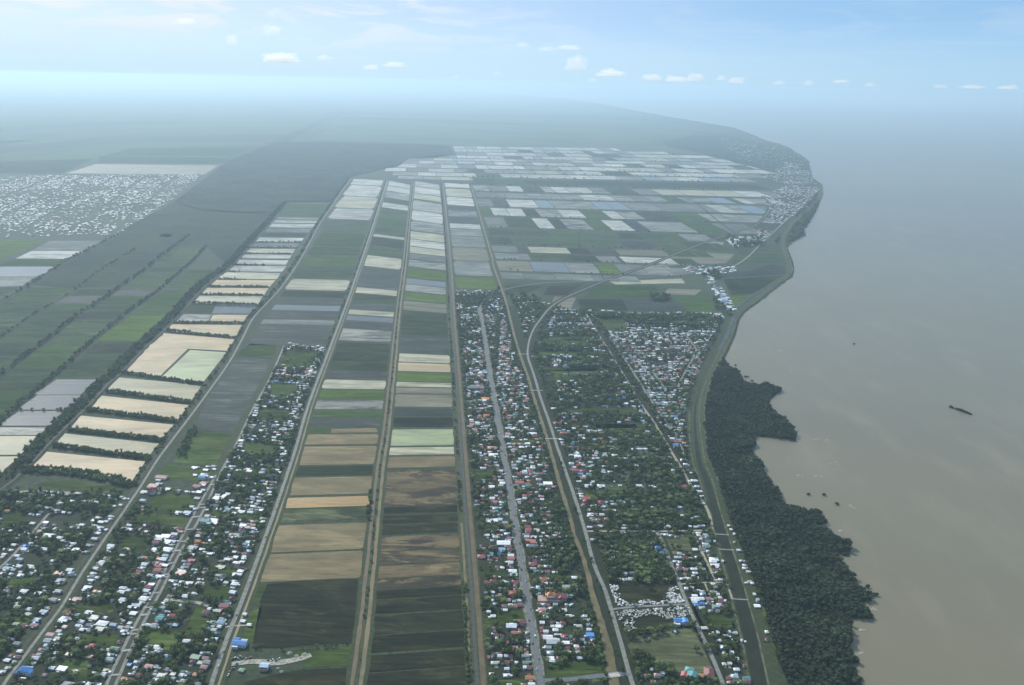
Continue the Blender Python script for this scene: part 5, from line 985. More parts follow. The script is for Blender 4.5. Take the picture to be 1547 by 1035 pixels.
YARDC = [(352, 996, 'black'), (357, 994.5, 'white'), (361, 997, 'black'), (364, 993, 'silver'), (355, 1007, 'black'), (352, 1011, 'black'), (358, 1004, 'blue'), (347, 1016, 'black'), (405, 998.5, 'black'), (411, 998.2, 'white'), (417, 998.6, 'black'), (371, 996.5, 'silver'), (377, 994.5, 'red'), (345, 1021, 'white'), (421, 996, 'white'), (253, 991, 'blue')]
for i, (a, b, col) in enumerate(YARDC):
    p = P(a, b); n = sum(1 for j in range(i + 1) if YARDC[j][2] == col)
    car(p.x, p.y, random.uniform(0, 3), col, ('dark blue car parked on meadow right of the twin-lane road' if i == 15 else '%s parked %s car in the scrap yard beside field-side road' % (ordinal(n), col)), 'cars parked in the scrap yard')
M['rubble'] = plain('rubble', (0.30, 0.29, 0.25), 0.95, 0, 0.4, 0.5, (0.13, 0.13, 0.10), spec=0.1)
# pale heaps of rubble on the works yard
for i, (a, b, r) in enumerate(((437, 987, 3.6), (448, 991, 3), (460, 989, 4), (455, 994, 2.6), (420, 1010, 2.2), (425, 1015, 2.6))):
    p = P(a, b); V = [(0, 0, r * .35)]; n = 12
    for k in range(n): rr = r * (1 + .35 * noise.noise(Vector((k * .9, i, 0)))); V.append((rr * .5 * math.cos(k * 6.283 / n), rr * .5 * math.sin(k * 6.283 / n), r * .25))
    for k in range(n): rr = r * (1 + .35 * noise.noise(Vector((k * .9, i, 3)))); V.append((rr * math.cos(k * 6.283 / n), rr * math.sin(k * 6.283 / n), 0))
    Fc = [(0, 1 + k, 1 + (k + 1) % n) for k in range(n)] + [(1 + k, 1 + n + k, 1 + n + (k + 1) % n, 1 + (k + 1) % n) for k in range(n)]
    o = link('rubble_heap', mesh('rubble_heap', V, Fc, M['rubble'])); o.location = (p.x, p.y, .3)
    tag(o, '%s pale rubble heap from the left on the works yard' % ordinal([5, 6, 3, 4, 1, 2][i] if False else sorted([437, 448, 460, 455, 420, 425]).index(a) + 1), 'heap', 'rubble heaps on the works yard')

# ================================================================= the graveyard: pale tombs either side of the cross lane
TOMBC = [M['concrete'], ROOF['w'][1], ROOF['y'][1]]
tombm = [mesh('tomb', *join_vf([box_vf(-1.15, 1.15, -.6, .6, 0, .8), box_vf(-1.0, 1.0, -.45, .45, .8, 1.0), box_vf(.95, 1.15, -.5, .5, 1.0, 1.7)]), m) for m in TOMBC]
tomb_pts = []
for poly, n in (([(921, 884), (934, 884), (938, 905), (952, 914), (975, 906), (998, 912), (1012, 890), (1022, 886), (1034, 911), (932, 917)], 330), ([(930, 923), (1040, 916), (1046, 930), (1010, 936), (985, 928), (958, 934), (960, 950), (948, 960), (940, 945)], 330)):
    G = [P(*q) for q in poly]; k = 0
    x0 = min(q.x for q in G); x1 = max(q.x for q in G); y0 = min(q.y for q in G); y1 = max(q.y for q in G); gp = [(q.x, q.y) for q in G]
    while k < n:
        x, y = random.uniform(x0, x1), random.uniform(y0, y1)
        if inpoly(x, y, gp) and noise.noise(Vector((x * .06, y * .06, 4))) > -.1 - .5 * random.random(): tomb_pts.append((x, y)); k += 1
tomb_pts.sort(key=lambda q: q[1])
tomb_zone = P(980, 917).y
for i, (x, y) in enumerate(tomb_pts[:290]):
    o = link('tomb', tombm[i % 3 if i % 7 else 2]); o.location = (x, y, .14); s = random.uniform(.6, 1.35); o.scale = (s, s, s * random.uniform(.7, 1.2)); o.rotation_euler = (0, 0, random.choice([0, 1.57]) + random.gauss(0, .15))
    tag(o, 'small pale tomb in the crowded graveyard below the lane across swamp' if y < tomb_zone else 'small pale tomb in the crowded graveyard above the lane across swamp', 'tomb', 'tombs below the cross lane' if y < tomb_zone else 'tombs above the cross lane')
V = []; Fc = []; mi = []
for i, (x, y) in enumerate(tomb_pts[290:]):
    s = random.uniform(.6, 1.35); v, f = box_vf(-1.15 * s, 1.15 * s, -.6 * s, .6 * s, 0, 1.1 * s); k = len(V); V += [(x + a, y + b, c + .14) for a, b, c in v]; Fc += [tuple(j + k for j in q) for q in f]; mi += [i % 2] * 6
tag(link('more_tombs', mesh('more_tombs', V, Fc, TOMBC, mi)), kind='stuff')
# ================================================================= trees
ICO_V = None
def ico(sub=1):
    bm = bmesh.new(); bmesh.ops.create_icosphere(bm, subdivisions=sub, radius=1.0); V = [tuple(v.co) for v in bm.verts]; Fc = [tuple(v.index for v in f.verts) for f in bm.faces]; bm.free(); return V, Fc
IC1 = ico(2)
def crown_vf(seed, nclump, rx, rz, zc, cr=(0.34, 0.5), leaves=70, flat=.8):
    r = random.Random(seed); V = []; Fc = []
    for i in range(nclump):
        a = r.uniform(0, 6.283); q = math.sqrt(r.random()) * .66; h = r.uniform(-.55, .7)
        if i == 0: q = 0; h = .35
        c = Vector((math.cos(a) * q * rx, math.sin(a) * q * rx, zc + h * rz * (1 - q * .6))); s = r.uniform(*cr) * rx; k = len(V)
        for x, y, z in IC1[0]:
            n = 1 + .42 * noise.noise(Vector((x * 2.1 + i * 9 + seed, y * 2.1, z * 2.1)))
            V.append((c.x + x * s * n, c.y + y * s * n, c.z + z * s * n * flat))
        Fc += [tuple(j + k for j in f) for f in IC1[1]]
    for i in range(leaves):          # loose sprays that break up the outline
        a = r.uniform(0, 6.283); b = r.uniform(-.4, 1.2); rr = r.uniform(.8, 1.12)
        c = Vector((math.cos(a) * math.cos(b) * rx * rr, math.sin(a) * math.cos(b) * rx * rr, zc + math.sin(b) * rz * rr * 1.05)); s = r.uniform(.10, .2) * rx
        u = Vector((r.gauss(0, 1), r.gauss(0, 1), r.gauss(0, .6))).normalized(); w = u.cross(Vector((r.gauss(0, 1), r.gauss(0, 1), r.gauss(0, 1)))).normalized(); k = len(V)
        V += [tuple(c + u * s), tuple(c + w * s), tuple(c - u * s), tuple(c - w * s)]; Fc.append((k, k + 1, k + 2, k + 3))
    return V, Fc
def trunk_vf(r0, r1, h, limbs=3, seed=0):
    rr = random.Random(seed); parts = []
    def tube(a, b, ra, rb, n=6):
        d = (b - a).normalized(); u = d.orthogonal().normalized(); w = d.cross(u); V = []
        for c, r_ in ((a, ra), (b, rb)):
            for k in range(n): V.append(tuple(c + u * math.cos(6.283 * k / n) * r_ + w * math.sin(6.283 * k / n) * r_))
        return V, [(k, (k + 1) % n, n + (k + 1) % n, n + k) for k in range(n)]
    top = Vector((0, 0, h)); parts.append(tube(Vector((0, 0, -.3)), top, r0, r1))
    for i in range(limbs):
        a = 6.283 * i / max(limbs, 1) + rr.random(); parts.append(tube(Vector((0, 0, h * .8)), Vector((math.cos(a) * h * .35, math.sin(a) * h * .35, h * 1.35)), r1 * .8, r1 * .3, 5))
    return join_vf(parts)
def palm_vf(h, seed):
    r = random.Random(seed); V = []; Fc = []
    for i in range(13):
        a = 6.283 * i / 13 + r.random() * .3; up = r.uniform(.0, .8); L = r.uniform(2.6, 3.4); prev = None
        for k in range(5):
            t = k / 4; x = L * t; z = h + up * x * .6 - .32 * x * x * .55; w = .55 * (1 - t * .8) * (0.35 + min(1, t * 3))
            c = Vector((math.cos(a) * x, math.sin(a) * x, z)); s = Vector((-math.sin(a), math.cos(a), 0)) * w; q = len(V); V += [tuple(c - s), tuple(c + s)]
            if k: Fc.append((q - 2, q - 1, q + 1, q))
    return V, Fc
# unit trees: crown radius 1 at height about 1.2
KINDS = []
for i in range(3):
    cm = mesh('crown', *crown_vf(11 + i, 7 + i, 1.0, .75, 1.15, leaves=60), M['leaf']); tm = mesh('trunk', *trunk_vf(.10, .06, .75, 3, i), M['trunk']); KINDS.append((tm, cm, 'broadleaf'))
cm = mesh('crown', *crown_vf(31, 5, .72, 1.1, 1.5, leaves=50, flat=1.2), M['leaf']); KINDS.append((mesh('trunk', *trunk_vf(.08, .05, .8, 2, 7), M['trunk']), cm, 'upright'))
pv = palm_vf(2.2, 5); pv = ([(x / 2.2, y / 2.2, z) for x, y, z in [(x, y, (z - 2.2) / 2.2 + 2.2) for x, y, z in pv[0]]], pv[1])
KINDS.append((mesh('trunk', *trunk_vf(.06, .04, 2.2, 0, 8), M['trunk']), mesh('crown', *pv, M['leaf']), 'palm'))
MANG = []
for i in range(3):
    MANG.append((mesh('trunk', *trunk_vf(.10, .06, .7, 3, 20 + i), M['trunk']), mesh('crown', *crown_vf(51 + i, 6, 1.0, .7, .95, leaves=50), M['leafm'])))

def scatter_object(name, protos, pts):
    """pts: (x, y, z, scale, rot, kind). One object; geometry nodes set a tree on every vertex."""
    c = bpy.data.collections.new(name + '_kinds')
    for i, (tm, cm) in enumerate(protos):
        # join trunk and crown into one mesh for the scattered trees
        V = [tuple(v.co) for v in tm.vertices] + [tuple(v.co) for v in cm.vertices]; k = len(tm.vertices)
        Fc = [tuple(p.vertices) for p in tm.polygons] + [tuple(j + k for j in p.vertices) for p in cm.polygons]
        me = mesh('%s_tree_%d' % (name, i), V, Fc, [tm.materials[0], cm.materials[0]], [0] * len(tm.polygons) + [1] * len(cm.polygons))
        o = bpy.data.objects.new('%02d_%s' % (i, name), me); c.objects.link(o)
    me = bpy.data.meshes.new(name); me.from_pydata([(p[0], p[1], p[2]) for p in pts], [], [])
    for an, ty, vals in (('tscale', 'FLOAT', [p[3] for p in pts]), ('trot', 'FLOAT', [p[4] for p in pts]), ('tkind', 'INT', [p[5] for p in pts])):
        at = me.attributes.new(an, ty, 'POINT'); at.data.foreach_set('value', vals)
    o = link(name, me); tag(o, kind='stuff')
    g = bpy.data.node_groups.new(name, 'GeometryNodeTree'); g.interface.new_socket('Geometry', in_out='INPUT', socket_type='NodeSocketGeometry'); g.interface.new_socket('Geometry', in_out='OUTPUT', socket_type='NodeSocketGeometry')
    N = g.nodes; gi = N.new('NodeGroupInput'); go = N.new('NodeGroupOutput'); ip = N.new('GeometryNodeInstanceOnPoints'); ci = N.new('GeometryNodeCollectionInfo')
    ci.inputs['Collection'].default_value = c; ci.inputs['Separate Children'].default_value = True; ci.inputs['Reset Children'].default_value = True
    ip.inputs['Pick Instance'].default_value = True
    def na(n_, ty):
        x = N.new('GeometryNodeInputNamedAttribute'); x.data_type = ty; x.inputs['Name'].default_value = n_; return x.outputs[0]
    cx = N.new('ShaderNodeCombineXYZ'); L = g.links
    L.new(na('trot', 'FLOAT'), cx.inputs[2]); L.new(gi.outputs[0], ip.inputs['Points']); L.new(ci.outputs[0], ip.inputs['Instance']); L.new(na('tkind', 'INT'), ip.inputs['Instance Index'])
    L.new(cx.outputs[0], ip.inputs['Rotation']); L.new(na('tscale', 'FLOAT'), ip.inputs['Scale']); L.new(ip.outputs[0], go.inputs[0])
    md = o.modifiers.new('scatter', 'NODES'); md.node_group = g
    return o
TREES = []
tr_ = random.Random(99)
def add_tree(x, y, s, kind=None, grp=0, z=0.1): TREES.append((x, y, z, s, tr_.uniform(0, 6.28), kind if kind is not None else tr_.choices([0, 1, 2, 3, 4], [3, 3, 3, 2, 1.2])[0], grp))
TOWN_G = [P(*q).xy for q in [(912, 500), (1088, 498), (1066, 535), (1052, 600), (1050, 690), (1040, 690), (1000, 632), (965, 584)]]
def grow(poly, spacing, dens, size=(3.0, 5.2), thr=0.0, bandf=1.0, grp=0, pad=1.6, kinds=None, opend=.05):
    G = [P(*q) for q in poly]; gp = [(q.x, q.y) for q in G]; x0 = min(q.x for q in G); x1 = max(q.x for q in G); y0 = min(q.y for q in G); y1 = max(q.y for q in G)
    y = y0
    while y < y1:
        x = x0
        while x < x1:
            tx, ty = x + tr_.uniform(-.5, .5) * spacing, y + tr_.uniform(-.5, .5) * spacing; x += spacing
            n = noise.noise(Vector((tx * .006, ty * .022 * bandf, 1.1))) + .5 * noise.noise(Vector((tx * .03, ty * .03, 6.1)))
            pr = dens + n * 1.15 - thr
            if tr_.random() > pr: continue
            if not inpoly(tx, ty, gp): continue
            if inpoly(tx, ty, TOWN_G) and tr_.random() < .42: continue
            if in_open(tx, ty) and tr_.random() > opend: continue
            s = tr_.uniform(*size)
            if near_house(tx, ty, s * .30 + .6) or on_line(tx, ty, pad): continue
            add_tree(tx, ty, s, grp=grp, kind=kinds and tr_.choice(kinds))
        y += spacing
GN = ['trees in the villages left of the tan fields', 'trees beside the main road', 'trees between the two canals']
grow(VG[0], 7.0, .58, grp=0); grow(VG[1], 7.2, .44, grp=0); grow(VG[2], 7.0, .62, grp=0)
grow(VG[3], 7.0, .60, grp=1)
grow([q for q in VG[4]], 7.2, .60, grp=2, bandf=1.3)
grow([(820, 505), (905, 505), (960, 600), (1000, 680), (860, 690), (835, 600)], 8.5, .42, bandf=2.0, grp=2)
grow([(880, 690), (1010, 690), (1036, 742), (1066, 795), (930, 798), (900, 735)], 6.0, .66, (2.6, 4.2), grp=2, bandf=.6)
grow([(905, 822), (1000, 822), (1016, 860), (1022, 880), (918, 882)], 5.2, .95, (2.8, 4.4), grp=2)
grow(VG[5], 6.5, .5, grp=2)
grow([(890, 476), (960, 478), (1088, 482), (1090, 496), (940, 492)], 11, .9, (5, 7.5), grp=2, pad=0, opend=0)
grow([(1056, 590), (1092, 500), (1100, 500), (1080, 545), (1064, 592), (1056, 690), (1048, 640)], 9, .6, (3.5, 5.5), grp=2)
grow([(1075, 450), (1100, 470), (1112, 476), (1085, 478)], 12, .6, (5, 8), grp=2)
grow([(983, 447), (1010, 447), (1012, 455), (984, 456)], 11, .9, (6, 8), grp=2, pad=0); grow([(1060, 410), (1088, 412), (1084, 422), (1062, 420)], 14, .9, (7, 9), grp=2, pad=0)
grow([(1095, 358), (1160, 360), (1150, 372), (1110, 376)], 18, .8, (7, 10), grp=2, pad=0); grow([(1170, 372), (1205, 325), (1236, 292), (1238, 298), (1200, 334), (1182, 360)], 24, .6, (8, 12), grp=2, pad=0)
grow([(1189, 368), (1197, 344), (1207, 333), (1226, 318), (1237, 304), (1235, 312), (1224, 330), (1213, 346), (1213, 355)], 13, .95, (6, 9), grp=2, pad=0)
grow([(785, 446), (812, 450), (815, 462), (795, 470)], 11, .8, (5, 7), grp=2)
def tree_line(pxpoly, width, step, size, dens=1.0, off=0.0, grp=0, kinds=(0, 1, 2, 3), smooth=True, prob=None):
    pts = densify(ground_line(pxpoly), step)
    for i in range(1, len(pts)):
        a, b = pts[i - 1], pts[i]; d = (b - a).normalized(); s = Vector((d.y, -d.x, 0))
        for k in range(max(1, int(width / step))):
            if tr_.random() > dens: continue
            if noise.noise(Vector((a.x * .03, a.y * .03, k))) < -.45: continue
            q = a.lerp(b, tr_.random()) + s * (off + tr_.uniform(-.5, .5) * width)
            add_tree(q.x, q.y, tr_.uniform(*size), tr_.choice(kinds), grp)
EH = [((36, 711), (120, 716), (204, 734), 20), ((79, 674.5), (228, 693.5), 11), ((103, 649.5), (248, 666.5), 11), ((131, 619.5), (269, 637.5), 11), ((160, 591.5), (289, 609.5), 11), ((186, 564), (305, 581.5), 9), ((252, 500), (356, 511.5), 10), ((262, 488.5), (371, 489.5), 8),
      ((290, 458.6), (388, 461), 8), ((302, 446), (397, 447), 8), ((314, 434), (406, 434.6), 8), ((330, 422.3), (372, 423), 7), ((352, 401), (400, 401.6), 8), ((345, 411), (362, 411.5), 7), ((365, 384), (440, 384.5), 6), ((370, 375), (450, 375.2), 6), ((378, 367), (455, 367), 6)]
for e in EH: tree_line(list(e[:-1]), e[-1], 3.6, (2.0, 4.6), .9, grp=3)
T1a = [p for p in T1 if p[1] < 735]
tree_line(T1a, 26, 6, (3.2, 5.5), .62, -6, 3); tree_line(T2, 10, 7, (3, 5), .75, 0, 3); tree_line(T3, 12, 8, (3.5, 5.5), .75, 0, 3); tree_line(T5, 16, 11, (4, 6), .7, -4, 3); tree_line(T4, 5, 8, (3, 4.5), .5, 0, 3)
tree_line([p for p in C2 if p[1] > 840], 3.5, 4, (2.2, 4.2), .75, -11.5, 4); tree_line([p for p in C2 if p[1] <= 850], 3, 8, (2.0, 3.6), .45, -9.5, 4)
tree_line([p for p in R2 if 470 < p[1] < 735], 8, 7, (2.6, 4.4), .5, -15, 3); tree_line([p for p in R2 if p[1] <= 480], 9, 10, (3.5, 5.5), .55, -12, 3)
tree_line([p for p in C1], 3, 11, (1.6, 2.8), .5, 0, 4); tree_line([p for p in R3 if p[1] < 560], 5, 9, (2, 3.6), .5, -8, 4)
tree_line([(30, 619.5), (52, 620)], 5, 5, (3, 4), .9, 0, 3); tree_line([(64, 620), (100, 620.5)], 5, 5, (3, 4), .9, 0, 3)
tree_line([(298, 648), (288, 668), (278, 690)], 14, 6, (3.5, 5), .8, 6, 3); tree_line([(560, 742), (562, 752), (558, 790)], 5, 4, (2.4, 3.8), .8, 3, 4)
tree_line(C3[:19], 5, 7, (2.4, 4.4), .5, -10, 1); tree_line(C3[:12], 5, 7, (2.4, 4.4), .25, 11, 1)
tree_line([(380, 979), (440, 981), (530, 975)], 3, 5, (1.6, 2.8), .6, 0, 3); tree_line([(383, 800), (372, 870), (360, 930), (345, 990)], 3, 8, (1.4, 2.6), .3, 14, 3)
for y0 in (291, 301, 314.7, 328.2, 346, 371.5, 394, 411.5): tree_line([(722 + (y0 - 290) * .35, row_y(y0, 722)), (900, row_y(y0, 900)), (1085, row_y(y0, 1085))], 4, 16, (2.5, 4.5), .5, 0, 5)
for y0 in (231, 241, 250.5, 257, 263, 269.5, 281): tree_line([(690, row_y(y0, 690)), (900, row_y(y0, 900)), (1120, row_y(y0, 1120))], 5, 30, (4, 7), .5, 0, 5)
add_tree(P(871, 966).x, P(871, 966).y, 8.2, 0, 1); add_tree(P(967, 997).x, P(967, 997).y, 7.0, 1, 2); add_tree(P(1052, 984).x, P(1052, 984).y, 4.2, 2, 2); add_tree(P(974, 966).x, P(974, 966).y, 3.6, 0, 2)
print('trees', len(TREES))
TL = [('dark green %s growing among the houses left of the tan fields', 'trees in the left villages'), ('dark green %s in the yards along the grey main road', 'trees along the main road'), ('dark green %s between the brown canal and the mangroves', 'trees between canals and mangroves'),
      ('dark green %s in the hedges around the flooded fields', 'hedgerow trees'), ('low dark green %s on the bank of straight dam and canals', 'trees on the canal banks'), ('far %s on a field bund', 'far bund trees')]
KN = ['round tree', 'spreading tree', 'lumpy tree', 'upright tree', 'palm tree']
def tsize(t):
    q = to_px((t[0], t[1], 4)); return (t[3] / q[2]) if -2 < q[0] < 1549 and q[1] < 1038 else -1
TS = sorted(TREES, key=lambda t: -tsize(t)); near = TS[:285]; rest = TS[285:]
for t in near:
    tm, cm, kn = KINDS[t[5]]
    single = {8.2: 'largest round dark tree, overhanging the brown canal near the bottom edge', 7.0: 'big spreading dark tree alone at the left edge of playing field', 4.2: 'small dark tree alone on the right side of the playing field', 3.6: 'small dark tree at the top left corner of playing field'}.get(t[3])
    root = tag(empty('palm_tree' if t[5] == 4 else 'tree', (t[0], t[1], t[2]), t[4], (t[3],) * 3), single or TL[t[6]][0] % KN[t[5]], 'tree', None if single else '%s, %ss' % (TL[t[6]][1], KN[t[5]]))
    link('trunk', tm, root); link('crown', cm, root)
scatter_object('village_trees', [(k[0], k[1]) for k in KINDS], rest)

# mangrove: one continuous wood
mp = [P(*q) for q in MG[:-50]]; G = [(q.x, q.y) for q in mp] + [(q.x, q.y) for q in [P(*c) for c in COAST[2:50]]]
cpts = jag([P(*c) for c in COAST[1:52]], 6)
G = [(P(*q).x, P(*q).y) for q in MG[:14]] + [(q.x - 1.5, q.y) for q in cpts if True]
x0 = min(q[0] for q in G); x1 = max(q[0] for q in G); y0 = min(q[1] for q in G); y1 = max(q[1] for q in G)
mt = []; y = y0
while y < y1:
    x = x0
    while x < x1:
        tx, ty = x + tr_.uniform(-.5, .5) * 5, y + tr_.uniform(-.5, .5) * 5; x += 5.2
        if inpoly(tx, ty, G):
            n = noise.noise(Vector((tx * .02, ty * .02, 3.0))); s = tr_.uniform(2.2, 4.6) * (1 + .55 * n) * (1.45 if tr_.random() < .07 else 1)
            if tr_.random() < .93 + 1.2 * min(0, n + .25): mt.append((tx, ty, 0.05 + 2.0 * max(0, n), s, tr_.uniform(0, 6.28), tr_.randrange(3)))
    y += 5.2
print('mangrove', len(mt))
scatter_object('mangrove_wood', MANG, mt)
# islets of mangrove standing off the shore
ISL = [(1111, 551, 2, 2, 'tiny mangrove clump nearest the upper bay'), (1118, 559.5, 4, 2.5, 'second small mangrove clump down the upper bay'), (1127, 568, 8, 3.5, 'widest of the small mangrove clumps in upper bay'), (1136, 575, 3, 2, 'lowest tiny mangrove clump beside upper bay shore'), (1173, 586.5, 17, 6, 'mangrove islet off the tip of the upper headland'),
       (1290, 518.5, 4, 2.5, 'lone dark speck of growth on open water, upper right'), (1221, 745, 5, 4, 'left one of the pair of small mangrove islets offshore'), (1244, 746.5, 5.5, 4, 'right one of the pair of small mangrove islets offshore'), (1265, 760, 7, 4, 'mangrove islet farthest offshore below the pair'), (1207, 767, 8, 6, 'round mangrove islet close to shore beside the pair'),
       (1233, 773, 18, 8, 'broad mangrove islet touching the shore'), (1264, 811, 6, 4, 'small mangrove islet in the notch of the shore'), (1277, 836, 14, 8, 'pointed mangrove islet below the shore notch'), (1311, 886, 7, 4.5, 'upper of two small mangrove islets off the lower shore'), (1321, 897, 9, 6, 'lower of two small mangrove islets off the lower shore')]
def islet(px, py, w, h, label, long=None):
    p = P(px, py + 1); m = MPP(px, py); rx = w * m / 2; ry = max(h * m / 2 * 1.1, 2.2)
    root = tag(empty('mangrove_islet', (p.x, p.y, -1.5), 0), label, 'islet', 'mangrove islets off the shore' if not long else None)
    n = 16; V = [(0, 0, .5)] + [(rx * 1.05 * math.cos(k * 6.283 / n) * (1 + .2 * noise.noise(Vector((k, px, 0)))), ry * 1.05 * math.sin(k * 6.283 / n), -.4) for k in range(n)]
    link('mud_bank', mesh('mud_bank', V, [(0, 1 + k, 1 + (k + 1) % n) for k in range(n)], M['mangrove_floor']), root)
    r = random.Random(int(px * 7 + py)); parts = []; cnt_ = max(3, int(rx * ry / 3.2))
    for i in range(min(cnt_, 40)):
        a = r.uniform(0, 6.283); q = math.sqrt(r.random()) * .85; s = r.uniform(1.7, 3.0)
        v = MANG[i % 3][1]; parts.append(([(c.co.x * s + math.cos(a) * q * rx, c.co.y * s + math.sin(a) * q * ry, c.co.z * s * .95) for c in v.vertices], [tuple(f.vertices) for f in v.polygons]))
    link('canopy', mesh('canopy', *join_vf(parts), M['leafm']), root)
    return root
for a in ISL: islet(*a)
# the long low islet far out, with a gap near its left end
p0, p1 = P(1434, 614), P(1468, 626); c = (p0 + p1) / 2; ang = math.atan2(p1.y - p0.y, p1.x - p0.x); L = (p1 - p0).length
root = tag(empty('mangrove_islet', (c.x, c.y, -1.5), ang), 'long narrow dark islet alone on the open water at right', 'islet')
parts = []; r = random.Random(3)
for t, wd, ht in [(-.47, 2, 2.2), (-.42, 3, 3.4), (-.36, 3, 2.6), (-.30, 2, 1.6)] + [(-.18 + .62 * k / 14, 3.6 - abs(k - 6) * .22, 3.6 - abs(k - 5) * .16) for k in range(15)] + [(.47, 2.4, 2.2)]:
    v = MANG[r.randrange(3)][1]; parts.append(([(q.co.x * wd + t * L, q.co.y * wd + r.uniform(-1, 1), q.co.z * ht) for q in v.vertices], [tuple(f.vertices) for f in v.polygons]))
link('canopy', mesh('canopy', *join_vf(parts), M['leafm']), root)
link('mud_bank', mesh('mud_bank', *box_vf(-L / 2, L / 2, -2.2, 2.2, -.5, .35), M['mangrove_floor']), root)
# forest crowns on the dark belt far left are a rough canopy
def canopy(name, poly, cell, hgt, m):
    G = [P(*q) for q in poly]; gp = [(q.x, q.y) for q in G]; x0 = min(q.x for q in G); x1 = max(q.x for q in G); y0 = min(q.y for q in G); y1 = max(q.y for q in G)
    V = []; Fc = []; idx = {}; ny = int((y1 - y0) / cell) + 1; nx = int((x1 - x0) / cell) + 1
    for j in range(ny):
        for i in range(nx):
            x, y = x0 + i * cell, y0 + j * cell
            if inpoly(x, y, gp):
                idx[(i, j)] = len(V); V.append((x, y, 1 + hgt * (.55 + noise.noise(Vector((x * .03, y * .03, 0))) + .5 * tr_.random())))
    for (i, j), a in idx.items():
        if (i + 1, j) in idx and (i, j + 1) in idx and (i + 1, j + 1) in idx: Fc.append((a, idx[(i + 1, j)], idx[(i + 1, j + 1)], idx[(i, j + 1)]))
    tag(link(name, mesh(name, V, Fc, m)), kind='stuff')
canopy('forest_canopy', [(262, 306), (309, 271), (343, 244), (372, 232), (412, 216), (500, 215), (620, 218), (676, 220), (686, 233), (620, 240), (600, 251), (528, 268), (500, 305), (437, 305), (417, 322), (360, 322), (300, 318)], 17, 4, M['forest'])
for L_ in (T2[-2:] + [(345, 345), (380, 310), (402, 285)], T3[-2:] + [(320, 330), (350, 305), (378, 280)], T5[-2:] + [(220, 330), (262, 300), (309, 268), (343, 243)], [(206, 376), (245, 350), (285, 322)]): tree_line(L_, 12, 14, (4, 7), .8, 0, 3)

# ================================================================= clouds beyond the haze, standing over the horizon
cm_ = bpy.data.materials.new('cumulus'); cm_.use_nodes = True; t = cm_.node_tree; t.nodes.clear()
o_ = t.nodes.new('ShaderNodeOutputMaterial'); v_ = t.nodes.new('ShaderNodeVolumePrincipled'); v_.inputs['Density'].default_value = 0.0016; v_.inputs['Color'].default_value = (1, 1, 1, 1); v_.inputs['Anisotropy'].default_value = 0.35
t.links.new(v_.outputs[0], o_.inputs['Volume'])
IC3 = ico(4)
CL_ = [(562, 103, 22, 8), (597, 99, 30, 8), (870, 99, 26, 24), (921, 112, 40, 11), (895, 123, 12, 6), (985, 118, 28, 10), (1020, 121, 34, 8), (1052, 119, 26, 11), (1090, 119, 14, 8), (1113, 123, 22, 10), (1176, 126, 18, 6), (1221, 127, 14, 8), (690, 117, 10, 4), (752, 112, 10, 6), (790, 69, 18, 8),
       (860, 73, 34, 7), (826, 75, 22, 6), (1314, 129, 16, 6), (1470, 132, 34, 5), (1524, 133, 30, 6), (280, 34, 30, 8), (350, 62, 18, 16), (410, 48, 26, 14), (425, 90, 52, 14), (490, 88, 18, 8), (1420, 131, 20, 5), (1270, 124, 22, 6)]
CW_ = ['small', 'low flat', 'tall bright', 'ragged']
order = sorted(range(len(CL_)), key=lambda i: CL_[i][0]); rank = {i: n + 1 for n, i in enumerate(order)}
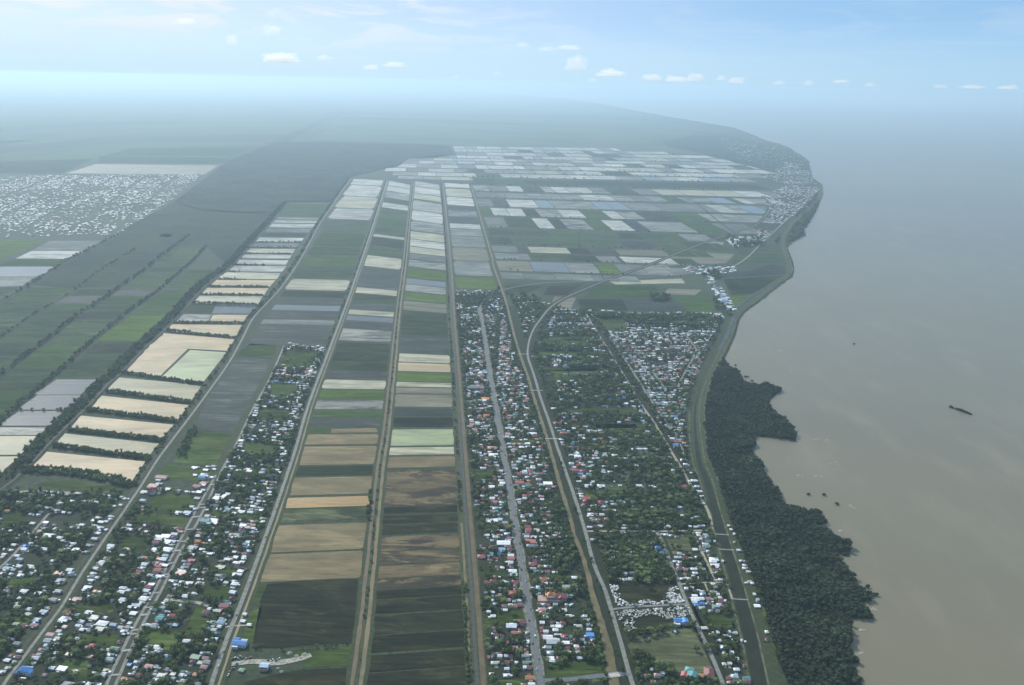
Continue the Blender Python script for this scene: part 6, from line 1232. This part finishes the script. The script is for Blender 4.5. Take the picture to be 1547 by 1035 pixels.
for i, (px, py, w, h) in enumerate(CL_):
    D = 42000.0 if py > 80 else 30000.0
    d = _r * ((px - 773.5) / FPX) + _u * (-(py - 517.5) / FPX) + _f; p = Vector((0, 0, CAM_H)) + d * D
    rx, rz = w * D / FPX / 2 * 1.05, h * D / FPX / 2 * 1.1
    p.z = max(p.z, CAM_H + 40 + rz)
    V = []
    for x, y, z in IC3[0]:
        q = Vector((x, y, z)); n = 1 + .55 * noise.noise(q * 1.7 + Vector((i * 5, 0, 0))) + .35 * noise.noise(q * 4.1 + Vector((i * 5, 3, 0))) + .16 * noise.noise(q * 9 + Vector((0, 0, i)))
        zz = z * n; zz = zz if zz > -.35 else -.35 + (zz + .35) * .2
        V.append((x * n * rx, y * n * rx * .7, zz * rz * 1.2))
    o = link('cloud', mesh('cloud', V, IC3[1], cm_, smooth=True)); o.location = p
    tag(o, '%s cloud from the left of the separate clouds above the horizon' % ordinal(rank[i]), 'cloud', 'small clouds above the horizon')
# faint pale streaks of foam and flotsam on the sea
V = []; Fc = []
for px, py in [(1207, 718), (1236, 719), (1286, 765), (1268, 800), (1283, 863), (1301, 950), (1316, 918), (1298, 985), (1232, 662), (1250, 664), (1262, 700), (1180, 530), (1446, 446), (1160, 500), (1195, 560), (1200, 470), (1262, 380), (1280, 365), (1250, 378), (1245, 390), (1295, 360), (1288, 378), (1300, 370), (1240, 395)]:
    for j in range(3):
        p = P(px + tr_.gauss(0, 3), py + tr_.gauss(0, 1.5)); L = tr_.uniform(1.5, 4) * MPP(px, py); k = len(V); a = tr_.uniform(-.6, .3)
        for q in ((-L, -.5), (0, -1), (L, 0), (0, .8)): V.append((p.x + q[0] * math.cos(a) - q[1] * math.sin(a), p.y + q[0] * math.sin(a) + q[1] * math.cos(a), -1.4))
        Fc.append((k, k + 1, k + 2, k + 3))
tag(link('foam', mesh('foam', V, Fc, M['foam'])), kind='stuff')
# ================================================================= haze
def haze():
    x0, x1, y0, y1, z0, z1 = -105000, 110000, -5500, 110000, -2.5, CAM_H + 12
    V = [(x, y, z) for z in (z0, z1) for x, y in ((x0, y0), (x1, y0), (x1, y1), (x0, y1))]
    Fc = [(3, 2, 1, 0), (4, 5, 6, 7), (0, 1, 5, 4), (1, 2, 6, 5), (2, 3, 7, 6), (3, 0, 4, 7)]
    m = bpy.data.materials.new('humid_haze'); m.use_nodes = True; t = m.node_tree; t.nodes.clear()
    o = t.nodes.new('ShaderNodeOutputMaterial'); v = t.nodes.new('ShaderNodeVolumePrincipled')
    v.inputs['Density'].default_value = HAZE_DENSITY; v.inputs['Color'].default_value = HAZE_COLOR; v.inputs['Anisotropy'].default_value = HAZE_G
    t.links.new(v.outputs[0], o.inputs['Volume'])
    tag(link('haze', mesh('haze', V, Fc, m)), kind='stuff')
haze()
